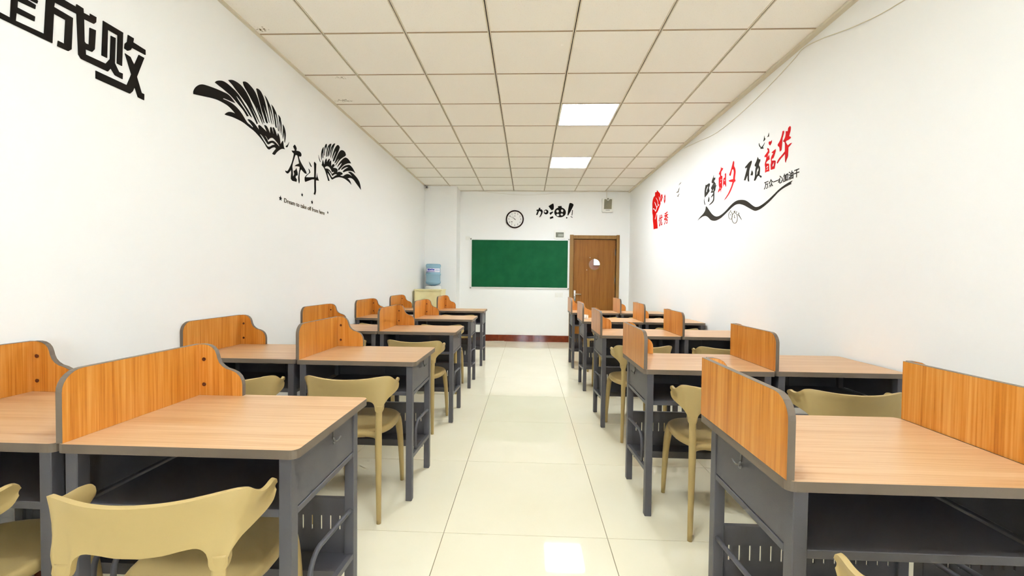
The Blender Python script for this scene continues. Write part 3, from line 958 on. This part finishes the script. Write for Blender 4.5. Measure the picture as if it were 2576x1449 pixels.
# ================================================================== wall lettering and stickers
DEC={
'wing_big':[[2379,2316,2378,2328,2383,2343,2393,2360,2409,2378,2427,2393,2445,2403,2464,2409,2500,2417,2549,2426,2600,2433,2653,2439,2678,2435,2700,2425,2728,2410,2703,2406,2667,2402,2626,2397,2617,2394,2615,2389,2647,2394,2680,2396,2708,2394,2737,2388,2766,2378,2796,2361,2820,2342,2841,2327,2854,2321,2873,2320,2895,2313,2908,2313,2906,2318,2895,2324,2879,2333,2860,2341,2849,2346,2857,2353,2873,2356,2895,2354,2921,2347,2948,2333,2975,2318,2968,2331,2964,2345,2970,2354,2985,2356,3006,2351,3034,2344,3064,2335,3051,2352,3037,2365,3032,2374,3041,2380,3059,2380,3077,2368,3091,2351,3106,2334,3102,2362,3102,2380,3110,2392,3121,2391,3130,2376,3141,2351,3147,2354,3141,2375,3134,2391,3138,2399,3151,2400,3166,2387,3182,2364,3193,2345,3197,2362,3201,2376,3213,2368,3225,2348,3231,2324,3233,2298,3241,2308,3257,2328,3269,2339,3273,2326,3277,2303,3282,2288,3294,2278,3265,2273,3237,2261,3205,2238,3181,2217,3158,2189,3128,2193,3147,2215,3162,2232,3176,2245,3168,2252,3151,2249,3128,2238,3109,2225,3091,2212,3076,2212,3055,2223,3037,2240,3012,2254,2981,2270,2947,2283,2914,2293,2882,2298,2851,2303,2820,2309,2789,2311,2760,2311,2708,2308,2674,2303,2647,2297,2629,2296,2647,2314,2669,2329,2694,2337,2728,2340,2708,2350,2680,2359,2653,2365,2613,2366,2574,2364,2536,2358,2475,2342,2417,2326],[2978,2293,2995,2293,3016,2286,3037,2271,3058,2256,3076,2246,3095,2256,3117,2272,3139,2279,3164,2273,3143,2266,3120,2253,3102,2238,3083,2230,3065,2233,3044,2247,3016,2266,2995,2281],[3037,2301,3051,2301,3066,2292,3078,2279,3091,2294,3113,2309,3136,2316,3158,2312,3182,2303,3205,2292,3225,2277,3209,2279,3185,2288,3162,2295,3139,2296,3121,2290,3098,2278,3080,2266,3069,2278,3055,2291],[2547,2462,2557,2475,2580,2490,2606,2501,2632,2506,2667,2504,2703,2497,2732,2490,2755,2482,2771,2473,2795,2457,2822,2437,2850,2420,2872,2403,2894,2380,2881,2380,2862,2389,2838,2408,2810,2426,2783,2442,2757,2455,2736,2464,2742,2454,2759,2442,2786,2424,2816,2408,2841,2391,2861,2375,2842,2367,2825,2381,2801,2396,2771,2408,2727,2426,2685,2442,2653,2447,2613,2454,2574,2458],[2662,2531,2686,2545,2708,2553,2743,2557,2781,2555,2811,2544,2838,2529,2860,2510,2879,2490,2895,2470,2911,2451,2937,2423,2960,2395,2980,2373,2975,2373,2948,2395,2894,2446,2878,2458,2891,2441,2920,2410,2935,2393,2958,2361,2949,2351,2928,2373,2905,2396,2878,2421,2847,2446,2807,2468,2765,2487,2728,2504,2700,2519],[2802,2585,2811,2593,2829,2600,2851,2602,2879,2596,2908,2586,2931,2573,2951,2551,2967,2528,2977,2509,2991,2484,3001,2459,3015,2431,3035,2390,3027,2390,2997,2430,2967,2452,2947,2483,2950,2467,2967,2441,2995,2420,3018,2374,3006,2385,2975,2421,2954,2447,2927,2475,2895,2499,2863,2526,2832,2547,2808,2567],[2942,2602,2949,2609,2971,2613,2995,2606,3015,2589,3033,2567,3047,2540,3061,2501,3075,2466,3095,2416,3088,2418,3070,2458,3040,2497,3017,2534,3022,2518,3040,2483,3057,2448,3075,2406,3066,2400,3053,2405,3030,2443,3005,2474,2991,2503,2974,2536,2957,2572,2946,2592],[3040,2597,3058,2589,3079,2572,3101,2551,3116,2530,3127,2505,3149,2424,3140,2444,3127,2480,3105,2519,3088,2548,3090,2531,3105,2485,3126,2416,3115,2430,3101,2470,3083,2519,3065,2556,3047,2585],[3116,2563,3139,2558,3157,2545,3177,2527,3192,2503,3213,2394,3205,2393,3201,2420,3190,2475,3178,2503,3161,2521,3165,2497,3174,2469,3186,2409,3172,2412,3161,2452,3149,2492,3135,2531,3124,2554],[3204,2519,3224,2515,3240,2502,3237,2497,3247,2473,3251,2434,3249,2376,3243,2412,3235,2456,3223,2490,3223,2452,3231,2412,3232,2386,3223,2416,3217,2461,3213,2505],[3265,2467,3282,2459,3298,2436,3307,2405,3304,2373,3294,2331,3288,2336,3290,2368,3286,2398,3280,2417,3278,2388,3269,2354,3265,2372,3269,2409,3269,2445],[3353,2355,3345,2335,3332,2309,3319,2300,3306,2303,3311,2312,3328,2321,3342,2339]],
'wing_small':[[3832,2391,3844,2368,3870,2339,3863,2335,3841,2356],[3928,2497,3928,2477,3925,2450,3921,2387,3911,2391,3910,2427,3904,2444,3899,2417,3892,2360,3883,2383,3881,2419,3891,2451,3910,2480],[3993,2546,3991,2519,3979,2485,3970,2512,3958,2497,3951,2458,3946,2420,3938,2421,3941,2459,3947,2497,3962,2528,3977,2543],[4087,2580,4075,2553,4060,2521,4044,2486,4024,2435,4009,2431,4016,2471,4036,2514,4040,2538,4024,2518,4005,2478,3989,2421,3979,2419,3984,2461,3997,2498,4020,2539,4055,2568],[4168,2607,4145,2575,4120,2537,4096,2491,4073,2435,4068,2441,4080,2478,4100,2526,4116,2562,4096,2537,4072,2495,4048,2446,4049,2469,4064,2508,4088,2549,4120,2584,4149,2603],[4221,2612,4251,2615,4271,2601,4251,2565,4221,2525,4187,2479,4141,2416,4119,2417,4129,2443,4153,2481,4179,2520,4191,2543,4166,2520,4133,2475,4103,2432,4108,2460,4124,2499,4153,2547,4187,2586],[4318,2589,4363,2596,4400,2589,4417,2567,4401,2550,4354,2524,4300,2492,4256,2460,4213,2420,4175,2384,4183,2404,4222,2442,4256,2484,4221,2458,4192,2426,4154,2402,4179,2446,4213,2499,4247,2540,4282,2571],[4410,2538,4457,2542,4506,2531,4548,2512,4477,2494,4410,2467,4355,2437,4301,2398,4244,2355,4237,2368,4265,2395,4301,2428,4323,2457,4283,2432,4248,2406,4217,2380,4230,2405,4274,2449,4327,2492,4373,2522],[4492,2483,4536,2484,4586,2472,4627,2453,4661,2432,4597,2437,4526,2425,4449,2403,4392,2380,4357,2363,4342,2371,4383,2402,4439,2431,4477,2450,4429,2440,4373,2412,4312,2379,4303,2385,4346,2421,4410,2454],[3888,2316,3899,2322,3904,2346,3916,2371,3929,2352,3942,2328,3949,2354,3963,2384,3984,2405,3992,2389,3993,2370,4009,2390,4040,2418,4056,2418,4044,2392,4040,2374,4056,2399,4076,2412,4084,2396,4082,2353,4104,2375,4129,2391,4154,2390,4154,2377,4121,2350,4162,2360,4205,2365,4224,2356,4213,2328,4248,2343,4292,2352,4333,2352,4339,2342,4319,2329,4283,2316,4301,2314,4351,2323,4392,2347,4449,2372,4507,2380,4547,2377,4587,2372,4547,2386,4507,2393,4473,2397,4497,2409,4546,2419,4628,2410,4712,2392,4777,2363,4805,2325,4820,2279,4756,2300,4691,2321,4628,2346,4567,2352,4517,2345,4459,2325,4498,2323,4532,2306,4557,2278,4508,2292,4449,2299,4393,2304,4328,2301,4257,2289,4197,2271,4146,2249,4109,2228,4085,2230,4064,2246,4033,2261,4001,2272,4017,2242,4037,2221,4049,2201,4021,2196,4005,2220,3986,2249,3963,2277,3933,2302],[3951,2305,3970,2323,4009,2337,4048,2337,4080,2322,4101,2301,4129,2312,4148,2311,4117,2294,4101,2282,4080,2296,4048,2310,4009,2313,3963,2301],[4017,2300,4048,2295,4080,2284,4109,2265,4146,2289,4188,2303,4209,2301,4171,2284,4129,2258,4101,2246,4080,2258,4048,2280]],
'fen':[[3433,2361,3450,2356,3465,2341,3459,2317,3491,2325,3515,2326,3533,2320,3540,2307,3532,2288,3497,2281,3506,2262,3533,2237,3564,2216,3595,2197,3617,2179,3624,2164,3595,2160,3564,2169,3540,2179,3530,2177,3515,2156,3508,2118,3512,2070,3503,2050,3494,2066,3488,2097,3497,2132,3509,2168,3512,2195,3486,2193,3436,2181,3450,2195,3503,2222,3491,2255,3477,2282,3448,2281,3433,2251,3416,2217,3402,2185,3399,2165,3405,2141,3407,2109,3409,2087,3422,2100,3430,2115,3422,2126,3419,2138,3442,2147,3461,2172,3468,2157,3480,2137,3480,2115,3453,2105,3447,2090,3468,2076,3462,2055,3439,2054,3402,2049,3379,2061,3379,2083,3385,2113,3382,2138,3365,2118,3335,2091,3306,2096,3300,2109,3327,2109,3349,2132,3371,2163,3393,2198,3410,2238,3422,2273,3422,2283,3399,2289,3391,2299,3422,2305,3439,2314,3425,2325,3413,2338]],
'dou':[[3662,2283,3685,2273,3709,2251,3702,2245,3685,2252],[3653,2217,3672,2214,3686,2193,3666,2176,3640,2161,3608,2131,3666,2144,3719,2158,3753,2165,3756,2215,3753,2267,3749,2297,3759,2309,3791,2298,3786,2240,3782,2172,3794,2170,3801,2195,3803,2216,3808,2193,3826,2172,3840,2154,3784,2145,3784,2098,3788,2039,3770,2007,3746,2011,3760,2033,3756,2092,3756,2146,3719,2138,3666,2115,3602,2088,3592,2102,3592,2126,3602,2135,3633,2163,3666,2181,3669,2196]],
'ding':[[1542,2313,1560,2325,1599,2322,1597,2305,1541,2300],[1560,2334,1585,2348,1607,2344,1604,2331,1581,2330],[1432,2226,1453,2225,1469,2222,1488,2222,1517,2221,1523,2335,1543,2335,1539,2274,1596,2275,1594,2255,1536,2252,1533,2220,1627,2225,1624,2203,1488,2201,1468,2202,1445,2201,1424,2200]],
'cheng':[[1627,2225,1638,2409,1665,2409,1702,2410,1748,2411,1750,2424,1777,2423,1778,2405,1805,2407,1805,2418,1832,2419,1830,2395,1821,2383,1779,2379,1780,2281,1786,2276,1799,2278,1803,2355,1829,2359,1823,2271,1812,2253,1784,2250,1785,2227,1872,2231,1892,2263,1897,2374,1919,2376,1914,2256,1934,2224,1952,2225,1951,2198,1915,2199,1895,2222,1881,2200,1766,2198,1755,2211,1750,2383,1666,2377,1663,2356,1734,2355,1727,2218,1715,2204,1674,2202,1677,2226,1700,2226,1706,2329,1662,2329,1655,2204,1624,2203]],
'bai':[[1862,2422,1956,2423,1949,2260,1925,2260,1930,2395,1883,2394,1878,2261,1854,2260],[1827,2177,1973,2179,1997,2243,1965,2329,1992,2326,2012,2295,2037,2360,2066,2360,2025,2245,2050,2176,2064,2176,2063,2145,2031,2146,2013,2190,2002,2162,1988,2145,1827,2142],[1981,2427,2011,2427,2007,2406,2073,2404,2073,2379,2001,2376,1993,2360,1979,2349,1962,2351,1965,2375,1977,2391]],
'zheng':[[4769,2340,4748,2329,4695,2338,4660,2328,4659,2309,4687,2286,4666,2247,4718,2220,4787,2197,4794,2226,4796,2279],[4703,2312,4732,2300,4753,2274,4754,2249,4730,2252,4730,2269,4707,2290],[4787,2195,4801,2176,4790,2152,4767,2113,4783,2116,4803,2150,4808,2177],[4679,2189,4664,2162,4669,2130,4699,2133,4700,2152],[4565,2399,4573,2368,4532,2364,4531,2345,4562,2332,4543,2313,4519,2294,4523,2274,4498,2277,4521,2249,4525,2225,4547,2214,4545,2176,4547,2123,4578,2104,4625,2094,4677,2090,4644,2104,4588,2119,4569,2140,4568,2181,4628,2166,4624,2176,4574,2199,4570,2210,4593,2213,4636,2220,4604,2247,4624,2259,4629,2273,4597,2299,4570,2309,4612,2319,4618,2341,4601,2362,4583,2379],[4551,2297,4577,2274,4568,2272,4546,2292],[4568,2259,4594,2224,4566,2230]],
'zhao':[[4404,2444,4397,2428,4358,2418,4360,2405,4397,2389,4399,2350,4369,2338,4370,2279,4373,2244,4367,2224,4392,2205,4395,2174,4405,2204,4460,2186,4457,2203,4428,2233,4446,2257,4450,2338,4420,2347,4430,2369,4452,2375,4440,2392,4407,2415],[4389,2315,4410,2309,4410,2300,4384,2306],[4396,2289,4417,2282,4421,2273,4400,2274],[4402,2235,4427,2217,4410,2215,4397,2226],[4299,2352,4289,2338,4292,2276,4283,2220,4292,2209,4306,2237,4335,2244,4342,2222,4350,2251,4349,2282,4338,2311,4314,2309,4312,2336,4321,2342],[4313,2297,4333,2278,4309,2273]],
'xi':[[4143,2430,4127,2416,4132,2373,4109,2352,4096,2311,4105,2269,4112,2249,4092,2222,4125,2218,4153,2180,4182,2149,4212,2125,4243,2108,4282,2089,4319,2080,4275,2107,4236,2130,4199,2164,4169,2195,4152,2225,4218,2244,4231,2260,4188,2258,4142,2252,4136,2284,4130,2320,4143,2349,4169,2349,4194,2299,4213,2300,4222,2317,4192,2351,4164,2400,4154,2423]],
'bu':[[3817,2340,3808,2327,3823,2300,3851,2263,3852,2197,3846,2162,3863,2163,3874,2189,3872,2224,3891,2210,3911,2184,3937,2192,3921,2223,3893,2274,3882,2298,3916,2296,3923,2309,3887,2322,3854,2335],[3805,2249,3783,2224,3790,2201,3825,2210,3812,2231]],
'fu':[[3713,2342,3705,2328,3695,2316,3674,2311,3671,2297,3695,2274,3690,2255,3676,2247,3673,2213,3679,2176,3648,2162,3644,2150,3663,2148,3683,2172,3710,2175,3732,2155,3748,2143,3764,2149,3760,2161,3749,2180,3748,2236,3737,2264,3757,2273,3758,2287,3735,2306,3721,2328],[3702,2250,3728,2227,3730,2184,3711,2192,3708,2213,3695,2218,3694,2243]],
'shao':[[3566,2374,3544,2359,3540,2329,3560,2319,3563,2291,3542,2309,3533,2270,3572,2265,3586,2250,3542,2236,3534,2172,3568,2179,3593,2175,3592,2216,3604,2249,3580,2288,3581,2304,3607,2308,3607,2320,3575,2336,3558,2347,3571,2367],[3553,2224,3576,2220,3577,2206,3552,2212],[3552,2203,3576,2198,3580,2190,3551,2193],[3454,2329,3451,2314,3465,2286,3481,2263,3502,2265,3501,2249,3453,2239,3447,2221,3461,2173,3512,2177,3513,2203,3517,2221,3508,2238,3516,2269,3503,2290,3483,2304,3508,2317,3484,2324],[3466,2231,3490,2217,3495,2195,3472,2200]],
'hua':[[3349,2440,3344,2429,3357,2401,3368,2378,3369,2331,3377,2295,3395,2291,3401,2332,3421,2340,3425,2357,3397,2375,3376,2407,3365,2442],[3273,2449,3262,2436,3265,2411,3282,2375,3260,2362,3260,2353,3293,2347,3311,2351,3323,2343,3304,2318,3294,2307,3267,2314,3245,2312,3261,2300,3287,2290,3288,2249,3290,2219,3308,2201,3316,2181,3323,2194,3325,2252,3344,2246,3387,2228,3422,2204,3432,2213,3407,2238,3369,2254,3329,2273,3329,2307,3332,2345,3356,2358,3331,2380,3323,2404,3324,2427,3299,2419,3294,2443]],
'heart':[[3509,2420,3508,2400,3531,2383,3550,2399,3552,2416,3540,2421,3526,2412]],
'bird0':[[3554,2495,3552,2476,3551,2465,3578,2468,3564,2474,3559,2484]],
'bird1':[[3622,2494,3614,2472,3603,2462,3613,2453,3631,2449,3625,2467,3622,2479]],
'bird2':[[3699,2458,3689,2438,3667,2412,3659,2409,3630,2419,3612,2434,3619,2420,3640,2403,3629,2398,3628,2387,3674,2399,3670,2407,3692,2426,3702,2446]],
'ribbon':[[4972,1965,4908,1994,4818,2019,4764,2048,4750,2093,4728,2086,4667,2037,4592,1979,4510,1942,4433,1933,4359,1943,4271,1967,4186,2002,4105,2024,4042,2028,3972,2019,3905,2002,3846,1973,3788,1936,3733,1908,3674,1903,3605,1916,3533,1937,3458,1965,3393,1992,3324,2009,3273,2018,3225,2022,3247,2008,3239,2000,3297,1994,3349,1986,3403,1971,3458,1945,3520,1919,3591,1894,3660,1877,3731,1873,3786,1895,3858,1929,3932,1963,4009,1987,4080,1994,4152,1980,4227,1956,4313,1927,4394,1905,4479,1896,4548,1901,4620,1920,4685,1961,4750,1987,4828,1992,4908,1980]],
'watch_big':[[4038,1857,4038,1846,4042,1835,4048,1826,4056,1819,4067,1814,4078,1812,4091,1812,4104,1815,4116,1821,4127,1829,4137,1838,4144,1850,4149,1862,4151,1874,4150,1886,4146,1897,4140,1906,4131,1913,4121,1918,4109,1920,4096,1919,4083,1916,4071,1910,4060,1902,4051,1892,4044,1881,4039,1869],[4044,1858,4045,1848,4048,1838,4053,1830,4061,1823,4070,1819,4080,1816,4091,1817,4102,1819,4113,1824,4123,1832,4132,1841,4138,1851,4143,1862,4144,1873,4144,1884,4140,1894,4135,1902,4127,1909,4118,1913,4107,1915,4096,1915,4085,1912,4074,1906,4064,1899,4056,1890,4050,1880,4046,1869],[4117,1934,4089,1936,4086,1927,4096,1924,4096,1919,4104,1920,4107,1926],[4064,1925,4051,1919,4060,1912,4068,1916],[4101,1899,4096,1898,4095,1870,4078,1869,4078,1866,4102,1866]],
'watch_small':[[4137,1896,4138,1886,4142,1878,4148,1870,4156,1865,4165,1863,4176,1863,4186,1866,4196,1871,4205,1879,4212,1888,4217,1898,4218,1909,4218,1919,4214,1928,4208,1935,4200,1940,4190,1943,4179,1942,4169,1939,4159,1934,4150,1926,4144,1917,4139,1907],[4142,1897,4143,1888,4146,1880,4151,1873,4158,1869,4167,1866,4176,1867,4185,1869,4194,1874,4201,1881,4208,1889,4212,1898,4213,1908,4212,1917,4209,1925,4204,1932,4197,1936,4188,1939,4179,1938,4170,1936,4161,1931,4154,1924,4148,1916,4144,1907],[4188,1950,4172,1954,4171,1947,4177,1944,4182,1945],[4178,1919,4174,1918,4173,1904,4163,1902,4163,1900,4177,1903]],
'runner':[[4043,1893,4012,1887,3995,1867,3958,1828,3971,1836,4003,1864,4021,1882,4043,1888],[4020,1907,4012,1899,4016,1889,4026,1896]],
'fist':[[6542,2658,6483,2622,6388,2573,6377,2542,6378,2467,6360,2411,6412,2368,6465,2330,6520,2304,6568,2299,6576,2270,6631,2225,6601,2208,6556,2261,6519,2286,6513,2184,6489,2109,6476,2055,6681,2067,6695,2136,6731,2214,6736,2295,6770,2343,6764,2416,6779,2493,6752,2550,6704,2583,6645,2589,6638,2642,6560,2632],[6669,2500,6628,2484,6535,2395,6498,2407,6502,2472,6603,2551,6584,2550,6484,2481,6467,2413,6424,2423,6423,2405,6516,2392,6579,2328,6609,2333,6691,2386,6732,2386,6733,2405,6672,2398,6610,2354,6560,2388,6647,2469],[6451,2548,6402,2512,6390,2492,6402,2448,6423,2487],[6306,2548,6278,2528,6267,2486,6300,2464,6334,2430,6366,2459,6362,2510,6341,2540],[6313,2529,6335,2510,6342,2471,6320,2490]],
'badge':[[6165,2516,6134,2471,6137,2421,6174,2383,6205,2417,6206,2479],[6169,2489,6184,2464,6174,2417,6155,2436,6154,2469]],
'swallow0':[[5526,2544,5550,2532,5612,2523,5578,2536]],
'swallow1':[[5575,2487,5599,2467,5617,2430,5707,2444,5671,2449,5635,2444,5618,2471]],
'swallow2':[[5577,2407,5608,2393,5624,2373,5682,2397,5632,2387,5612,2404]],
'li':[[212,2669,239,2658,232,2633,253,2635,271,2624,286,2595,276,2554,258,2514,240,2490,212,2477,229,2503,246,2543,253,2576,242,2594,213,2602,202,2580,179,2519,151,2526,164,2557,180,2600,158,2601,163,2627,198,2631],[396,2583,395,2572,392,2562,387,2553,379,2546,371,2540,361,2537,351,2535,341,2537,331,2540,322,2545,315,2553,309,2562,306,2572,305,2582,306,2592,309,2602,314,2611,321,2619,330,2624,340,2628,350,2629,360,2628,370,2625,378,2619,386,2612,391,2603,395,2593],[359,2590,358,2583,355,2577,350,2572,344,2569,338,2568,331,2569,325,2572,320,2576,317,2583,316,2589,317,2596,320,2602,325,2607,331,2610,337,2611,344,2610,350,2607,354,2602,358,2596]],
'you':[[396,2696,478,2751,493,2744,500,2720,503,2680,500,2636,462,2614,447,2628],[416,2566,482,2594,489,2576,434,2521],[427,2480,487,2501,497,2466,431,2442],[661,2670,678,2664,694,2656,708,2645,720,2633,729,2620,736,2605,740,2590,742,2574,740,2559,735,2544,728,2529,718,2516,705,2505,691,2495,675,2487,657,2482,639,2479,621,2479,602,2481,585,2485,568,2492,553,2502,540,2513,529,2525,520,2539,515,2554,512,2570,512,2585,515,2601,521,2616,529,2630,541,2642,554,2653,569,2662,586,2668,591,2666,581,2697,654,2704,658,2673],[603,2598,601,2588,595,2579,587,2573,577,2571,567,2573,559,2579,553,2588,551,2598,553,2608,559,2617,567,2623,577,2626,586,2623,595,2618,600,2609],[690,2608,688,2597,683,2588,676,2583,667,2580,658,2582,650,2588,645,2597,643,2608,644,2618,649,2627,657,2633,666,2635,675,2633,683,2627,688,2618],[612,2525,610,2516,604,2508,595,2503,584,2501,573,2503,564,2508,557,2516,555,2525,557,2534,563,2542,572,2547,583,2549,594,2547,603,2542,610,2534],[686,2535,684,2526,678,2519,670,2514,660,2513,651,2514,642,2519,637,2526,634,2535,636,2543,642,2550,650,2555,660,2557,670,2555,678,2550,684,2543]],
'bang':[[808,2758,825,2765,857,2756,887,2738,891,2722,870,2671,834,2598,792,2521,781,2512,772,2524,776,2568,789,2670],[773,2470,771,2463,768,2458,762,2455,756,2455,750,2458,746,2463,745,2469,746,2476,750,2481,756,2484,762,2484,767,2481,771,2476]],
'bang_small':[[865,2625,878,2620,868,2518,857,2514,854,2525],[836,2503,876,2483,869,2472,832,2494]],
}
def sticker(parent, key, part, m, wall, org, smooth=True, depth=0.002):
    polys = [[(p[i] / 1000, p[i + 1] / 1000) for i in range(0, len(p), 2)] for p in DEC[key]]
    me = on_wall(fill2d(polys, depth, smooth), wall, org)
    return put(part, me, m, parent)


def wall_text(parent, body, part, m, wall, org, x0, x1, y0, y1, weight=0.0, depth=0.002):
    me = fit2d(text2d(body, depth, weight), x0, x1, y0, y1)
    return put(part, on_wall(me, wall, org), m, parent)


O1 = (XL, 1.75, 2.3)
s1 = thing('wall_lettering', 'big black block Chinese characters near the top of the left wall', 'wall lettering', O1)
for k in ('ding', 'cheng', 'bai'):
    sticker(s1, k, 'character', 'vinyl_black', 'L', O1, False, 0.004)

O2 = (XL, 3.5, 2.2)
s2 = thing('wing_sticker', 'black wall sticker of two spread wings around two Chinese characters', 'wall sticker', O2)
sticker(s2, 'wing_big', 'wing', 'vinyl_black', 'L', O2)
sticker(s2, 'wing_small', 'wing', 'vinyl_black', 'L', O2)
sticker(s2, 'fen', 'character', 'vinyl_black', 'L', O2)
sticker(s2, 'dou', 'character', 'vinyl_black', 'L', O2)
for (y, z, r) in ((3.235, 1.872, .021), (3.551, 1.964, .016), (3.717, 1.930, .020), (4.014, 1.884, .014)):
    st = [(y + (r if k % 2 == 0 else r * 0.42) * math.sin(k * math.pi / 5), z + (r if k % 2 == 0 else r * 0.42) * math.cos(k * math.pi / 5)) for k in range(10)]
    put('star', on_wall(fill2d([st], 0.002), 'L', O2), 'vinyl_black', s2)
wall_text(s2, 'Dream to take off from here', 'slogan', 'vinyl_text', 'L', O2, 3.285, 3.948, 1.849, 1.885, 0.006)

O3 = (XR, 6.45, 2.3)
s3 = thing('fist_sticker', 'red raised fist wall sticker with two small red characters', 'wall sticker', O3)
sticker(s3, 'fist', 'fist', 'vinyl_red', 'R', O3)
sticker(s3, 'badge', 'badge', 'vinyl_red', 'R', O3)
wall_text(s3, '优', 'character', 'vinyl_red', 'RT', O3, -6.428, -6.256, 2.074, 2.246, 0.012)
wall_text(s3, '秀', 'character', 'vinyl_red', 'RT', O3, -6.182, -6.008, 2.070, 2.247, 0.012)

O5 = (XR, 5.62, 2.46)
s5 = thing('bird_sticker', 'three tiny flying bird stickers between fist and ribbon on right wall', 'wall sticker', O5)
for k in range(3):
    sticker(s5, 'swallow%d' % k, 'bird', 'vinyl_text', 'R', O5)

O4 = (XR, 4.0, 2.2)
s4 = thing('slogan_sticker', 'red and black calligraphy wall sticker above a wavy black ribbon', 'wall sticker', O4)
for k, m in (('zheng', 'vinyl_charcoal'), ('zhao', 'vinyl_coral'), ('xi', 'vinyl_coral'), ('bu', 'vinyl_charcoal'), ('fu', 'vinyl_charcoal'), ('shao', 'vinyl_coral'), ('hua', 'vinyl_coral')):
    sticker(s4, k, 'character', m, 'R', O4)
sticker(s4, 'heart', 'heart', 'vinyl_coral', 'R', O4)
for k in range(3):
    sticker(s4, 'bird%d' % k, 'bird', 'vinyl_charcoal', 'R', O4)
sticker(s4, 'ribbon', 'ribbon', 'vinyl_charcoal', 'R', O4)
sticker(s4, 'watch_big', 'stopwatch', 'vinyl_text', 'R', O4, False)
sticker(s4, 'watch_small', 'stopwatch', 'vinyl_text', 'R', O4, False)
sticker(s4, 'runner', 'hand_figure', 'vinyl_text', 'R', O4)
wall_text(s4, '万众一心加油干', 'slogan', 'vinyl_charcoal', 'RT', O4, -3.604, -3.150, 2.034, 2.100, 0.010)

O6 = (0.5, YB, 2.6)
s6 = thing('cheer_sticker', 'dark rounded Chinese lettering with exclamation marks above the breaker box', 'wall sticker', O6)
sticker(s6, 'li', 'character', 'vinyl_black', 'B', O6, True, 0.003)
sticker(s6, 'you', 'character', 'vinyl_black', 'B', O6, True, 0.003)
sticker(s6, 'bang', 'exclamation_mark', 'vinyl_black', 'B', O6, True, 0.003)
sticker(s6, 'bang_small', 'exclamation_mark', 'vinyl_black', 'B', O6, False, 0.003)
